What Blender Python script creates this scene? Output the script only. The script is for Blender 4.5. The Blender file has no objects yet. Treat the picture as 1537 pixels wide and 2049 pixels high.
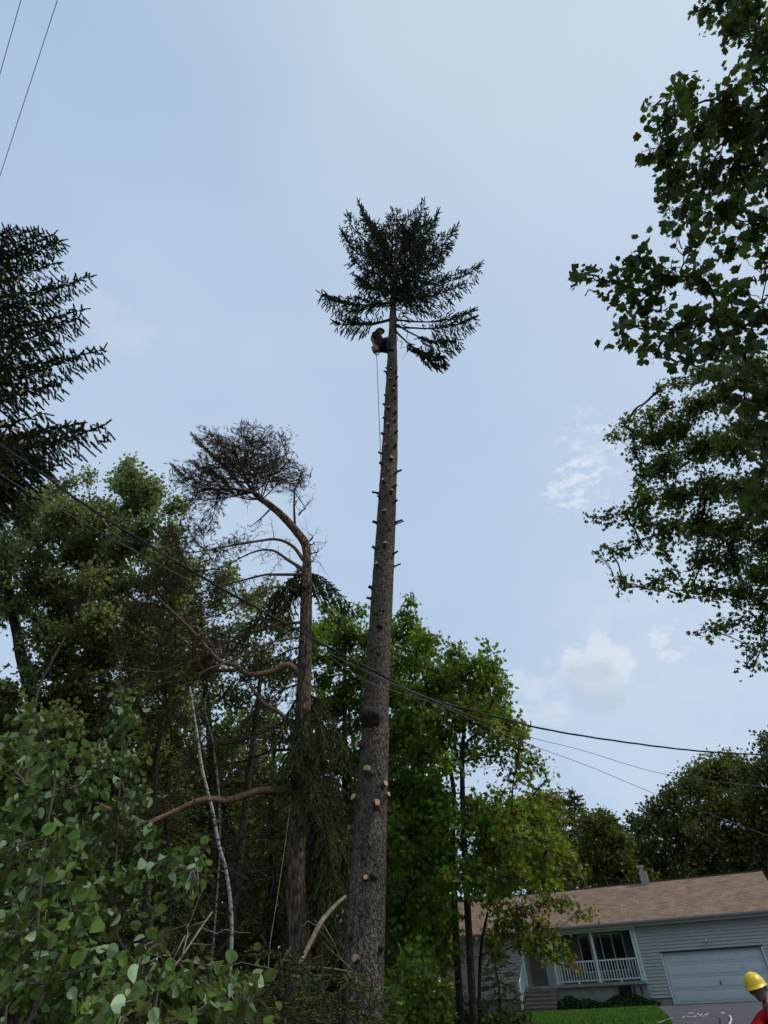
import bpy, bmesh, math, random
import numpy as np
from mathutils import Vector, Matrix, noise

# ---------------------------------------------------------------- camera, sky, sun, exposure
scene = bpy.context.scene
EYE = np.array([0.0, 0.0, 1.65])
FOC, PITCH, ROLL = 1150.0, math.radians(40.25), math.radians(-3.0)
FWD = np.array([0, math.cos(PITCH), math.sin(PITCH)])
_u = np.array([0, -math.sin(PITCH), math.cos(PITCH)]); _x = np.array([1.0, 0, 0])
RIGHT = math.cos(ROLL) * _x + math.sin(ROLL) * _u
UP = math.cos(ROLL) * _u - math.sin(ROLL) * _x
cam = bpy.data.cameras.new('camera'); cam_ob = bpy.data.objects.new('camera', cam)
scene.collection.objects.link(cam_ob); scene.camera = cam_ob
cam.sensor_fit = 'VERTICAL'; cam.sensor_height = 36.0; cam.lens = 36.0 * FOC / 2049.0
cam.clip_start = 0.05; cam.clip_end = 3000
m = Matrix.Identity(4)
for i in range(3):
    m[i][0], m[i][1], m[i][2], m[i][3] = RIGHT[i], UP[i], -FWD[i], EYE[i]
cam_ob.matrix_world = m

SUN_AZ, SUN_EL = math.radians(94), math.radians(50)      # azimuth to the right of straight ahead
SUN_DIR = Vector((math.sin(SUN_AZ) * math.cos(SUN_EL), math.cos(SUN_AZ) * math.cos(SUN_EL), math.sin(SUN_EL)))
world = bpy.data.worlds.new('World'); scene.world = world; world.use_nodes = True
SKY_STRENGTH = 0.1
def build_world():
    nt = world.node_tree; N = nt.nodes; L = nt.links
    bg = N['Background']; bg.inputs['Strength'].default_value = SKY_STRENGTH
    sky = N.new('ShaderNodeTexSky'); sky.sky_type = 'NISHITA'; sky.sun_disc = False
    sky.sun_elevation = SUN_EL; sky.sun_rotation = SUN_AZ
    sky.air_density = 1.0; sky.dust_density = 1.0; sky.ozone_density = 1.2
    tc = N.new('ShaderNodeTexCoord')
    def math_(op, a, b=None, clamp=False):
        n = N.new('ShaderNodeMath'); n.operation = op; n.use_clamp = clamp
        for i, v in enumerate((a, b)):
            if v is None: continue
            if isinstance(v, (int, float)): n.inputs[i].default_value = v
            else: L.new(v, n.inputs[i])
        return n.outputs[0]
    def noise_(scale, detail, rough, zs=1.0, w=0.0):
        mp = N.new('ShaderNodeMapping'); mp.inputs['Scale'].default_value = (1, 1, zs)
        mp.inputs['Location'].default_value = (w, w * .7, 0)
        L.new(tc.outputs['Generated'], mp.inputs['Vector'])
        n = N.new('ShaderNodeTexNoise'); n.inputs['Scale'].default_value = scale
        n.inputs['Detail'].default_value = detail; n.inputs['Roughness'].default_value = rough
        L.new(mp.outputs['Vector'], n.inputs['Vector']); return n.outputs['Fac']
    def smooth(v, lo, hi):
        n = N.new('ShaderNodeMapRange'); n.interpolation_type = 'SMOOTHSTEP'
        n.inputs['From Min'].default_value = lo; n.inputs['From Max'].default_value = hi
        L.new(v, n.inputs['Value']); return n.outputs['Result']
    def mix(f, a, b):
        n = N.new('ShaderNodeMix'); n.data_type = 'RGBA'
        if isinstance(f, (int, float)): n.inputs['Factor'].default_value = f
        else: L.new(f, n.inputs['Factor'])
        for i, v in ((6, a), (7, b)):
            if isinstance(v, tuple): n.inputs[i].default_value = v + (1,)
            else: L.new(v, n.inputs[i])
        return n.outputs[2]
    veil_n = smooth(noise_(1.6, 3, .5, 2.0), .30, .70)
    veil = math_('ADD', math_('MULTIPLY', veil_n, .12), .84)                # a thin even veil over the whole sky
    dot = N.new('ShaderNodeVectorMath'); dot.operation = 'DOT_PRODUCT'
    L.new(tc.outputs['Generated'], dot.inputs[0]); dot.inputs[1].default_value = SUN_DIR
    glow = smooth(dot.outputs['Value'], .30, 1.0)
    vcol = mix(glow, (2.30, 3.32, 4.67), (4.08, 4.74, 5.20))
    sep = N.new('ShaderNodeSeparateXYZ'); L.new(tc.outputs['Generated'], sep.inputs[0])
    low = N.new('ShaderNodeMapRange'); L.new(sep.outputs['Z'], low.inputs['Value'])          # hazier and paler towards the horizon
    for k_, q_ in zip(('From Min', 'From Max', 'To Min', 'To Max'), (1.0, .84, 0.0, .80)): low.inputs[k_].default_value = q_
    vcol = mix(low.outputs['Result'], vcol, (3.29, 4.11, 5.27))
    vcol = mix(math_('MULTIPLY', veil_n, .30), vcol, (3.69, 4.38, 5.20))
    col = mix(veil, sky.outputs['Color'], vcol)
    # low cumulus puffs and shreds of altocumulus, placed by direction
    fine = noise_(17, 7, .60, 1.6, 3.1); wisp = noise_(34, 6, .66, 2.2, 1.2)
    def puff(d, c0, c1, nz, lo, hi, strength):
        dd = N.new('ShaderNodeVectorMath'); dd.operation = 'DOT_PRODUCT'
        L.new(tc.outputs['Generated'], dd.inputs[0]); dd.inputs[1].default_value = Vector(d).normalized()
        mk = smooth(dd.outputs['Value'], c0, c1)
        return math_('MULTIPLY', smooth(math_('MULTIPLY', nz, mk), lo, hi), strength)
    def dirp(px, py): return tuple(FOC * FWD + (px - 768.5) * RIGHT - (py - 1024.5) * UP)
    for (px, py, a0, a1, nz, lo, hi, s, c) in (
            (1400, 1380, 20, 3, fine, .24, .64, .45, (4.01, 4.61, 5.27)),
            (1195, 1330, 5.2, .5, fine, .34, .52, .75, (4.61, 5.00, 5.46)),
            (1075, 1395, 6.0, .5, fine, .36, .56, .60, (4.21, 4.74, 5.33)),
            (1185, 1375, 5.0, 0, fine, .36, .58, .55, (2.96, 3.49, 4.28)),
            (1185, 890, 7.0, .5, wisp, .43, .62, .5, (4.61, 5.13, 5.66)), (1150, 978, 5.5, .5, wisp, .42, .60, .65, (5.00, 5.33, 5.79)),
            (1345, 1278, 4.0, .5, wisp, .42, .60, .6, (4.74, 5.13, 5.66)),
            (230, 650, 6.0, .5, fine, .36, .62, .35, (3.95, 4.54, 5.27))):
        col = mix(puff(dirp(px, py), math.cos(math.radians(a0)), math.cos(math.radians(a1)), nz, lo, hi, s), col, c)
    L.new(col, bg.inputs['Color'])
build_world()
sun = bpy.data.lights.new('sun', 'SUN'); sun.energy = 1.5; sun.angle = math.radians(12); sun.color = (1, .95, .87)
sun_ob = bpy.data.objects.new('sun', sun); scene.collection.objects.link(sun_ob)
sun_ob.rotation_euler = SUN_DIR.to_track_quat('Z', 'Y').to_euler(); sun_ob.location = (20, 10, 40)
vs = scene.view_settings
vs.view_transform = 'Standard'; vs.look = 'None'; vs.gamma = 1; vs.exposure = 0.66; vs.use_curve_mapping = False
scene.cycles.max_bounces = 6; scene.cycles.diffuse_bounces = 4; scene.cycles.transparent_max_bounces = 4
scene.cycles.transmission_bounces = 3; scene.cycles.use_denoising = True

# ---------------------------------------------------------------- helpers
COL = scene.collection
def ray(px, py): return FOC * FWD + (px - 768.5) * RIGHT - (py - 1024.5) * UP
def at(px, py, Y):                      # the point Y metres ahead that is seen at that place of the photograph
    d = ray(px, py); return EYE + d * (Y / d[1])
def depth(P): return float((np.asarray(P) - EYE) @ FWD)
def ground_z(y): return .82 * min(max((y - 12) / 12, 0), 1)
def nrm(v): return v / (np.linalg.norm(v, axis=-1, keepdims=True) + 1e-12)

class MB:
    """collects vertices and faces; build() links them as one mesh object"""
    def __init__(s): s.v = []; s.f = []; s.n = 0; s.m = []
    def add(s, verts, faces, mi=0):
        verts = np.asarray(verts, float).reshape(-1, 3); faces = np.asarray(faces, np.int64)
        s.v.append(verts); s.f.append(faces + s.n); s.m.append(mi); s.n += len(verts)
    def box(s, x0, x1, y0, y1, z0, z1, mi=0):
        v = [(x, y, z) for x in (x0, x1) for y in (y0, y1) for z in (z0, z1)]
        s.add(v, [(0, 1, 3, 2), (4, 6, 7, 5), (0, 4, 5, 1), (2, 3, 7, 6), (0, 2, 6, 4), (1, 5, 7, 3)], mi)
    def tube(s, pts, rad, sides=6, cap=True, mi=0):
        pts = np.asarray(pts, float); n = len(pts); rad = np.broadcast_to(np.asarray(rad, float), (n,))
        t = nrm(np.gradient(pts, axis=0)); a = np.array([0.0, 0, 1]) if abs(t[0][2]) < .9 else np.array([1.0, 0, 0])
        N1 = np.zeros((n, 3)); b = nrm(np.cross(t[0], a)); N1[0] = b
        for i in range(1, n):
            b = b - t[i] * (b @ t[i]); b = b / (np.linalg.norm(b) + 1e-12); N1[i] = b
        N2 = np.cross(t, N1); an = np.arange(sides) * 2 * math.pi / sides
        v = pts[:, None] + rad[:, None, None] * (np.cos(an)[None, :, None] * N1[:, None] + np.sin(an)[None, :, None] * N2[:, None])
        i = np.arange(n - 1)[:, None] * sides; j = np.arange(sides)[None]; k = (j + 1) % sides
        q = np.stack([i + j, i + k, i + sides + k, i + sides + j], -1).reshape(-1, 4)
        base = s.n; s.add(v.reshape(-1, 3), q, mi)
        if cap:
            s.f.append(np.arange(sides)[::-1][None] + base); s.m.append(mi)
            s.f.append(np.arange(sides)[None] + base + (n - 1) * sides); s.m.append(mi)
    def build(s, name, mats, parent=None, smooth=False, kind=None):
        me = mesh_from(name, s.v, s.f, s.m, smooth)
        for mt in (mats if isinstance(mats, (list, tuple)) else [mats]): me.materials.append(mt)
        return link(name, me, parent, kind)

def mesh_from(name, vs_, fs, ms=None, smooth=False):
    me = bpy.data.meshes.new(name); v = np.concatenate(vs_)
    me.vertices.add(len(v)); me.vertices.foreach_set('co', v.astype(np.float32).ravel())
    lt = np.concatenate([np.full(len(f), f.shape[1]) for f in fs]); li = np.concatenate([f.ravel() for f in fs])
    me.loops.add(len(li)); me.loops.foreach_set('vertex_index', li.astype(np.int32))
    me.polygons.add(len(lt)); st = np.concatenate([[0], np.cumsum(lt)[:-1]])
    me.polygons.foreach_set('loop_start', st.astype(np.int32)); me.polygons.foreach_set('loop_total', lt.astype(np.int32))
    if ms is not None:
        me.polygons.foreach_set('material_index', np.concatenate([np.full(len(f), k) for f, k in zip(fs, ms)]).astype(np.int32))
    me.polygons.foreach_set('use_smooth', np.full(len(lt), smooth)); me.update(calc_edges=True); return me
def link(name, data, parent=None, kind=None):
    o = bpy.data.objects.new(name, data); COL.objects.link(o)
    if parent is not None: o.parent = parent
    if kind: o['kind'] = kind
    return o
def thing(name, label, cat, loc=(0, 0, 0), rz=0, group=None):
    o = link(name, None); o.location = loc; o.rotation_euler = (0, 0, rz); o.empty_display_size = .2
    return tag(o, label, cat, group)
def tag(o, label, cat, group=None):
    o['label'] = label; o['category'] = cat
    if group: o['group'] = group
    return o
def structure(o): o['kind'] = 'structure'; return o
def rebase(root):                       # children were built in world space: keep them there under a root placed at the base
    root_m = Matrix.Translation(root.location) @ root.rotation_euler.to_matrix().to_4x4()
    inv = root_m.inverted()
    for c in root.children: c.matrix_parent_inverse = inv

# ---------------------------------------------------------------- materials
def mat(name, base, rough=.8, spec=.3, var=None, scale=8.0, bump=0.0, bscale=30.0, zs=1.0, island=0.0,
        translucent=0.0, back=None, pale=None, flake=None, metallic=0.0, detail=4, ramp=(.35, .65), zcol=None):
    m = bpy.data.materials.new(name); m.use_nodes = True; nt = m.node_tree; N = nt.nodes; L = nt.links
    b = N['Principled BSDF']; out = N['Material Output']
    b.inputs['Roughness'].default_value = rough; b.inputs['Specular IOR Level'].default_value = spec
    b.inputs['Metallic'].default_value = metallic
    tc = N.new('ShaderNodeTexCoord')
    mp = N.new('ShaderNodeMapping'); mp.inputs['Scale'].default_value = (1, 1, zs); L.new(tc.outputs['Object'], mp.inputs['Vector'])
    def mixc(f, a, c):
        n = N.new('ShaderNodeMix'); n.data_type = 'RGBA'; L.new(f, n.inputs['Factor'])
        for i, v in ((6, a), (7, c)):
            if isinstance(v, tuple): n.inputs[i].default_value = v + (1,)
            else: L.new(v, n.inputs[i])
        return n.outputs[2]
    def rng(v, a, c, d, e):
        n = N.new('ShaderNodeMapRange'); L.new(v, n.inputs['Value'])
        for k, q in zip(('From Min', 'From Max', 'To Min', 'To Max'), (a, c, d, e)): n.inputs[k].default_value = q
        return n.outputs['Result']
    col = base
    if var is not None:
        nz = N.new('ShaderNodeTexNoise'); nz.inputs['Scale'].default_value = scale; nz.inputs['Detail'].default_value = detail
        nz.inputs['Roughness'].default_value = .6
        L.new(mp.outputs['Vector'], nz.inputs['Vector'])
        col = mixc(rng(nz.outputs['Fac'], ramp[0], ramp[1], 0, 1), base, var)
    if zcol is not None:                # colour of the bark changes along the height of the trunk
        sp = N.new('ShaderNodeSeparateXYZ'); L.new(tc.outputs['Object'], sp.inputs[0])
        col = mixc(rng(sp.outputs['Z'], zcol[1], zcol[2], 0, 1), col, zcol[0])
    if flake is not None:               # bark plates: dark cracks between lighter scales
        vo = N.new('ShaderNodeTexVoronoi'); vo.inputs['Scale'].default_value = flake[0]; vo.feature = 'F1'
        wn = N.new('ShaderNodeTexNoise'); wn.inputs['Scale'].default_value = flake[0] * .6; L.new(mp.outputs['Vector'], wn.inputs['Vector'])
        ad = N.new('ShaderNodeMix'); ad.data_type = 'RGBA'; ad.blend_type = 'ADD'; ad.inputs['Factor'].default_value = .12
        L.new(mp.outputs['Vector'], ad.inputs[6]); L.new(wn.outputs['Color'], ad.inputs[7]); L.new(ad.outputs[2], vo.inputs['Vector'])
        fk = rng(vo.outputs['Distance'], .25, .75, 0, 1); col = mixc(fk, col, flake[1])
    if back is not None:
        g = N.new('ShaderNodeNewGeometry'); col = mixc(g.outputs['Backfacing'], col, back)
    if island:
        g = N.new('ShaderNodeNewGeometry'); oi = N.new('ShaderNodeObjectInfo'); fa = N.new('ShaderNodeMath'); fa.operation = 'ADD'; fr_ = N.new('ShaderNodeMath'); fr_.operation = 'FRACT'
        L.new(g.outputs['Random Per Island'], fa.inputs[0]); L.new(oi.outputs['Random'], fa.inputs[1]); L.new(fa.outputs[0], fr_.inputs[0]); RND = fr_.outputs[0]
        if pale is not None: col = mixc(rng(RND, .86, .97, 0, 1), col, pale)
        hs = N.new('ShaderNodeHueSaturation')
        if isinstance(col, tuple): hs.inputs['Color'].default_value = col + (1,)
        else: L.new(col, hs.inputs['Color'])
        L.new(rng(RND, 0, 1, 1 - island, 1 + island), hs.inputs['Value'])
        L.new(rng(RND, 0, 1, .5 - island * .07, .5 + island * .04), hs.inputs['Hue'])
        col = hs.outputs['Color']
    if isinstance(col, tuple): b.inputs['Base Color'].default_value = col + (1,)
    else: L.new(col, b.inputs['Base Color'])
    if bump:
        nb = N.new('ShaderNodeTexNoise'); nb.inputs['Scale'].default_value = bscale; nb.inputs['Detail'].default_value = 5
        L.new(mp.outputs['Vector'], nb.inputs['Vector'])
        bp = N.new('ShaderNodeBump'); bp.inputs['Strength'].default_value = bump; bp.inputs['Distance'].default_value = .03
        hsrc = nb.outputs['Fac']
        if flake is not None:
            sb = N.new('ShaderNodeMath'); sb.operation = 'SUBTRACT'; L.new(nb.outputs['Fac'], sb.inputs[0]); L.new(fk, sb.inputs[1]); hsrc = sb.outputs[0]
        L.new(hsrc, bp.inputs['Height']); L.new(bp.outputs['Normal'], b.inputs['Normal'])
    if translucent:
        tr = N.new('ShaderNodeBsdfTranslucent'); mx = N.new('ShaderNodeMixShader'); mx.inputs['Fac'].default_value = translucent
        if isinstance(col, tuple): tr.inputs['Color'].default_value = col + (1,)
        else:
            hs2 = N.new('ShaderNodeHueSaturation'); hs2.inputs['Hue'].default_value = .485; hs2.inputs['Value'].default_value = 1.5
            hs2.inputs['Saturation'].default_value = 1.1
            L.new(col, hs2.inputs['Color']); L.new(hs2.outputs['Color'], tr.inputs['Color'])
        L.new(b.outputs['BSDF'], mx.inputs[1]); L.new(tr.outputs['BSDF'], mx.inputs[2]); L.new(mx.outputs['Shader'], out.inputs['Surface'])
    return m

M = {}
M['bark_spruce'] = mat('bark_spruce', (.265, .222, .172), .95, .1, (.115, .09, .068), 2.2, 1.0, 40, .5, detail=8, flake=(30, (.055, .042, .032)))
M['bark_pine'] = mat('bark_pine', (.235, .16, .105), .95, .1, (.12, .08, .055), 5, 1.0, 30, .3, detail=8, zcol=((.30, .18, .10), 8.5, 13.5), flake=(17, (.04, .03, .024)))
M['bark_limb'] = mat('bark_limb', (.235, .15, .092), .9, .1, (.13, .085, .055), 7, .9, 30, detail=8)
M['bark_dark'] = mat('bark_dark', (.11, .088, .068), .95, .1, (.055, .043, .034), 7, .9, 30, .4, flake=(26, (.025, .02, .016)))
M['bark_grey'] = mat('bark_grey', (.15, .125, .10), .95, .1, (.08, .068, .055), 6, .6, 30, .5)
M['bark_birch'] = mat('bark_birch', (.34, .315, .265), .8, .2, (.05, .042, .034), 9, .4, 25, 2.0, ramp=(.50, .58))
M['dead_wood'] = mat('dead_wood', (.26, .205, .15), .9, .1, (.13, .10, .075), 8, .4, 30)
M['cut_wood'] = mat('cut_wood', (.64, .42, .24), .85, .1, (.46, .28, .15), 22, .1, 60)
M['knot'] = mat('knot', (.07, .052, .04), .95, .1, (.03, .024, .02), 20, .8, 40)
M['twig'] = mat('twig', (.07, .052, .042), .95, .05)
M['twig_pale'] = mat('twig_pale', (.19, .15, .125), .95, .05)
M['needle_spruce'] = mat('needle_spruce', (.040, .066, .026), .7, .25, (.064, .088, .030), .9, island=.45)
M['needle_shade'] = mat('needle_shade', (.060, .088, .024), .7, .25, (.092, .118, .030), .7, island=.45)
M['needle_pine'] = mat('needle_pine', (.080, .070, .028), .8, .15, (.150, .095, .050), .5, island=.4, ramp=(.42, .60))
M['leaf_aspen_far'] = mat('leaf_aspen_far', (.125, .195, .034), .5, .35, (.18, .24, .065), .7, island=.6, translucent=.42, back=(.17, .215, .08))
M['leaf_maple'] = mat('leaf_maple', (.092, .175, .020), .55, .35, (.135, .21, .026), .8, island=.55, translucent=.42)
M['leaf_autumn'] = mat('leaf_autumn', (.12, .15, .022), .6, .3, (.17, .15, .03), .9, island=.5, translucent=.4)
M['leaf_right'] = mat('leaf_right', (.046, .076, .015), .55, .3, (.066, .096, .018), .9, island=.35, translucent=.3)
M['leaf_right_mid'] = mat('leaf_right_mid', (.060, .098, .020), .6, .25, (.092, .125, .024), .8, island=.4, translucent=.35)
M['leaf_near'] = mat('leaf_near', (.090, .155, .030), .6, .15, (.13, .19, .038), 1.5, island=.6, translucent=.32, back=(.115, .17, .050), pale=(.36, .42, .25))
M['leaf_far'] = mat('leaf_far', (.075, .108, .020), .7, .2, (.112, .138, .024), .35, island=.5, translucent=.3)
M['leaf_far_dark'] = mat('leaf_far_dark', (.046, .070, .018), .75, .2, (.068, .092, .020), .3, island=.5, translucent=.25)
M['leaf_shrub'] = mat('leaf_shrub', (.075, .125, .016), .6, .3, (.11, .16, .020), 1.2, island=.4, translucent=.3)
M['ground_cover'] = mat('ground_cover', (.022, .052, .014), .7, .2, (.035, .07, .02), 2, island=.4)
M['soil'] = mat('soil', (.055, .045, .03), 1, .05, (.035, .045, .02), 1.2, .6, 12)
M['grass'] = mat('grass', (.075, .165, .024), .9, .1, (.11, .205, .034), 1.4, .5, 60, detail=8)
M['asphalt'] = mat('asphalt', (.085, .083, .09), .9, .2, (.06, .06, .066), .8, .4, 90, detail=8)
M['chalk'] = mat('chalk', (.62, .62, .60), 1, .05, (.35, .35, .35), 12)
M['siding'] = mat('siding', (.39, .395, .38), .6, .3, (.35, .355, .34), 2)
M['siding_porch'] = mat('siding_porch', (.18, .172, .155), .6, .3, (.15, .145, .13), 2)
M['white_paint'] = mat('white_paint', (.60, .65, .66), .5, .3, (.54, .58, .58), 3)
M['garage_door'] = mat('garage_door', (.55, .60, .60), .5, .3, (.50, .55, .55), 1.5)
M['concrete'] = mat('concrete', (.30, .28, .25), .95, .1, (.22, .20, .18), 3, .3, 40)
M['brick_step'] = mat('brick_step', (.22, .17, .135), .95, .1, (.15, .115, .09), 6, .3, 40)
M['gutter'] = mat('gutter', (.27, .26, .255), .5, .4)
M['dark_trim'] = mat('dark_trim', (.03, .028, .035), .6, .3)
M['soffit'] = mat('soffit', (.36, .40, .38), .7, .2)
M['metal'] = mat('metal', (.62, .63, .64), .4, .5, metallic=.3)
M['chimney_stone'] = mat('chimney_stone', (.36, .34, .31), .9, .1, (.25, .23, .21), 6, .3, 40)
M['glass'] = mat('glass', (.012, .014, .018), .06, .6)
M['cable'] = mat('cable', (.022, .022, .026), .7, .3)
M['wire_grey'] = mat('wire_grey', (.34, .34, .37), .6, .4)
M['wire_dull'] = mat('wire_dull', (.12, .12, .13), .6, .4)
M['rope'] = mat('rope', (.16, .17, .20), .9, .1)
M['rope_pale'] = mat('rope_pale', (.36, .34, .28), .9, .1)
M['skin'] = mat('skin', (.19, .105, .075), .6, .3, (.15, .08, .058), 12)
M['hair'] = mat('hair', (.02, .015, .012), .8, .2)
M['eye'] = mat('eye', (.5, .48, .45), .3, .5)
M['red_cloth'] = mat('red_cloth', (.42, .012, .02), .9, .1, (.34, .01, .016), 8, .3, 60)
M['jeans'] = mat('jeans', (.045, .06, .09), .95, .1)
M['yellow_plastic'] = mat('yellow_plastic', (.80, .52, .01), .35, .5, (.74, .46, .01), 6)
M['helmet_pale'] = mat('helmet_pale', (.50, .46, .16), .5, .4)
M['dark_cloth'] = mat('dark_cloth', (.022, .028, .034), .95, .1, (.03, .034, .03), 10)
M['harness'] = mat('harness', (.22, .06, .045), .8, .2)
M['boot'] = mat('boot', (.03, .022, .018), .8, .2)
M['saw_orange'] = mat('saw_orange', (.24, .085, .05), .5, .4, (.17, .07, .05), 12)
M['saw_black'] = mat('saw_black', (.02, .02, .022), .6, .3)
M['cone'] = mat('cone', (.25, .20, .075), .8, .2, (.18, .14, .05), 20)

def shingle_material():
    m = mat('shingle', (.235, .145, .10), .95, .1)
    nt = m.node_tree; N = nt.nodes; L = nt.links; b = N['Principled BSDF']
    tc = N.new('ShaderNodeTexCoord'); mp = N.new('ShaderNodeMapping'); L.new(tc.outputs['UV'], mp.inputs['Vector'])
    br = N.new('ShaderNodeTexBrick'); L.new(mp.outputs['Vector'], br.inputs['Vector'])
    br.inputs['Color1'].default_value = (.30, .185, .115, 1); br.inputs['Color2'].default_value = (.195, .122, .08, 1)
    br.inputs['Mortar'].default_value = (.10, .065, .05, 1); br.inputs['Scale'].default_value = 1.0
    br.inputs['Brick Width'].default_value = .36; br.inputs['Row Height'].default_value = .17; br.inputs['Mortar Size'].default_value = .012
    nz = N.new('ShaderNodeTexNoise'); nz.inputs['Scale'].default_value = 1.1; nz.inputs['Detail'].default_value = 6; L.new(mp.outputs['Vector'], nz.inputs['Vector'])
    mx = N.new('ShaderNodeMix'); mx.data_type = 'RGBA'; mx.blend_type = 'MULTIPLY'; mx.inputs['Factor'].default_value = .5
    L.new(br.outputs['Color'], mx.inputs[6]); L.new(nz.outputs['Fac'], mx.inputs[7])
    hs = N.new('ShaderNodeHueSaturation'); hs.inputs['Saturation'].default_value = .85; hs.inputs['Value'].default_value = 1.2
    L.new(mx.outputs[2], hs.inputs['Color']); L.new(hs.outputs['Color'], b.inputs['Base Color'])
    bp = N.new('ShaderNodeBump'); bp.inputs['Strength'].default_value = .6; bp.inputs['Distance'].default_value = .02
    L.new(br.outputs['Fac'], bp.inputs['Height']); bp.invert = True; L.new(bp.outputs['Normal'], b.inputs['Normal'])
    return m
M['shingle'] = shingle_material()

# ---------------------------------------------------------------- leaf and needle templates (axis x, side y, normal z)
def tpl(v, f): return np.array(v, float), [np.array(x)[None] if np.ndim(x) == 1 else np.array(x) for x in f]
LEAF_SMALL = tpl([(0, 0, 0), (.5, .42, .10), (1, 0, 0), (.5, -.42, .10)], [[(0, 2, 1), (0, 3, 2)]])
def _round_leaf():                      # heart-round aspen leaf with petiole, folded at the midrib
    pts = [(.0, 0), (-.05, .22), (.10, .44), (.36, .52), (.64, .45), (.86, .26), (1.04, 0)]
    v = [(x, y, .22 * abs(y) - .10 * x * x) for x, y in pts] + [(x, -y, .22 * abs(y) - .10 * x * x) for x, y in pts[1:-1]]
    v += [(-.5, .0, .10), (-.5, .025, .10), (0, .02, 0)]
    return tpl(v, [[0, 6, 5, 4, 3, 2, 1], [0, 7, 8, 9, 10, 11, 6], [12, 0, 14, 13]])
LEAF_ROUND = _round_leaf()
def bent(T, curl, fold, seed):          # the same leaf curled along its length and folded at the midrib
    v = T[0].copy(); v[:, 2] += -curl * np.maximum(v[:, 0], 0) ** 2 + fold * np.abs(v[:, 1]) + .10 * np.sin(v[:, 0] * 5 + seed) * v[:, 1]
    v[:, 1] *= 1 - .25 * abs(fold); return v, T[1]
def _lobed_leaf():                      # lobed leaf of the big-leaved tree on the right
    up = [(.05, .05), (.0, .36), (.17, .54), (.33, .45), (.56, .52), (.74, .38), (.77, .15), (1.0, 0)]
    v = [(0, 0, 0)] + [(x, y, .20 * y - .12 * x * x) for x, y in up] + [(x, -y, .20 * y - .12 * x * x) for x, y in up[:-1]]
    v += [(-.45, 0, .06), (-.45, .03, .06)]
    return tpl(v, [[0, 8, 7, 6, 5, 4, 3, 2, 1], [0, 9, 10, 11, 12, 13, 14, 15, 8], [16, 0, 1, 17]])
LEAF_LOBED = _lobed_leaf()
LEAF_MAPLE = tpl([(0, 0, 0), (.10, .45, .08), (.42, .22, .02), (.55, .55, .1), (.68, .18, 0), (1, 0, -.05), (.68, -.18, 0), (.55, -.55, .1), (.42, -.22, .02), (.10, -.45, .08)],
                 [[0, 5, 4, 3, 2, 1], [0, 9, 8, 7, 6, 5]])
def _shoot(nk, na, w, rr):              # a needled shoot: rings of flat needle bundles round a stem
    v = []; f = []
    rnd = random.Random(5)
    for k in range(nk):
        t = k / nk
        for a in range(na):
            an = a * 2 * math.pi / na + k * 1.1; c, s_ = math.cos(an), math.sin(an)
            r = rr * (1 - .35 * t) * rnd.uniform(.7, 1.15); i = len(v)
            v += [(t - .02, -s_ * w, c * w), (t + .02, s_ * w, -c * w), (t + .24, c * r, s_ * r)]
            f.append((i, i + 1, i + 2))
    return tpl(v, [f])
SHOOT = _shoot(6, 4, .095, .19)
SHOOT_LIGHT = _shoot(4, 3, .10, .18)
def _tuft():
    v = []; f = []; rnd = random.Random(9)
    for k in range(16):
        an = rnd.uniform(0, 6.28); sp = rnd.uniform(.15, .75); i = len(v); w = .022
        c, s_ = math.cos(an), math.sin(an); b = rnd.uniform(-.25, .1)
        v += [(b, -s_ * w, c * w), (b, s_ * w, -c * w), (b + .9 * math.cos(sp), c * math.sin(sp) * .9, s_ * math.sin(sp) * .9)]
        f.append((i, i + 1, i + 2))
    return tpl(v, [f])
TUFT = _tuft()

def stamp(mb, T, P, A, Nn, S, mi=0):
    """put template T at points P with axis A, rough normal Nn and size S"""
    tv, tf = T; P = np.asarray(P, float); n = len(P)
    if n == 0: return
    A = nrm(np.asarray(A, float)); Nn = np.asarray(Nn, float); side = nrm(np.cross(Nn, A)); Nn = np.cross(A, side)
    S = np.broadcast_to(np.asarray(S, float), (n,))[:, None, None]
    v = P[:, None] + S * (tv[None, :, 0:1] * A[:, None] + tv[None, :, 1:2] * side[:, None] + tv[None, :, 2:3] * Nn[:, None])
    base = mb.n; mb.v.append(v.reshape(-1, 3)); mb.n += n * len(tv)
    off = (np.arange(n) * len(tv))[:, None, None] + base
    for f in tf: mb.f.append((f[None] + off).reshape(-1, f.shape[1])); mb.m.append(mi)
def tubes(mb, paths, rad):
    """many thin three-sided twigs at once: paths (m, n, 3)"""
    m_, n, _ = paths.shape; d = nrm(paths[:, -1] - paths[:, 0]); a = nrm(np.cross(d, [.3, .5, .81])); b = np.cross(d, a); an = np.arange(3) * 2.0944
    v = paths[:, :, None] + rad[None, :, None, None] * (np.cos(an)[:, None] * a[:, None, None] + np.sin(an)[:, None] * b[:, None, None])
    i = np.arange(n - 1)[:, None] * 3; j = np.arange(3)[None]; k = (j + 1) % 3; q = np.stack([i + j, i + k, i + 3 + k, i + 3 + j], -1).reshape(-1, 4)
    mb.add(v.reshape(-1, 3), (q[None] + (np.arange(m_) * n * 3)[:, None, None]).reshape(-1, 4))
def rdir(R, n): return nrm(R.normal(size=(n, 3)))
def curve(p0, p1, sag, n, R, wob=.05):
    p0 = np.asarray(p0, float); p1 = np.asarray(p1, float); t = np.linspace(0, 1, n)[:, None]
    d = np.linalg.norm(p1 - p0); o = np.sin(t * math.pi) * np.array([0, 0, sag * d])
    w = (np.sin(t * math.pi * 2 + R.uniform(0, 6)) - np.sin(R.uniform(0, 6))) * np.sin(t * math.pi) * R.normal(size=3) * wob * d
    return p0 + (p1 - p0) * t + o + w
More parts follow.
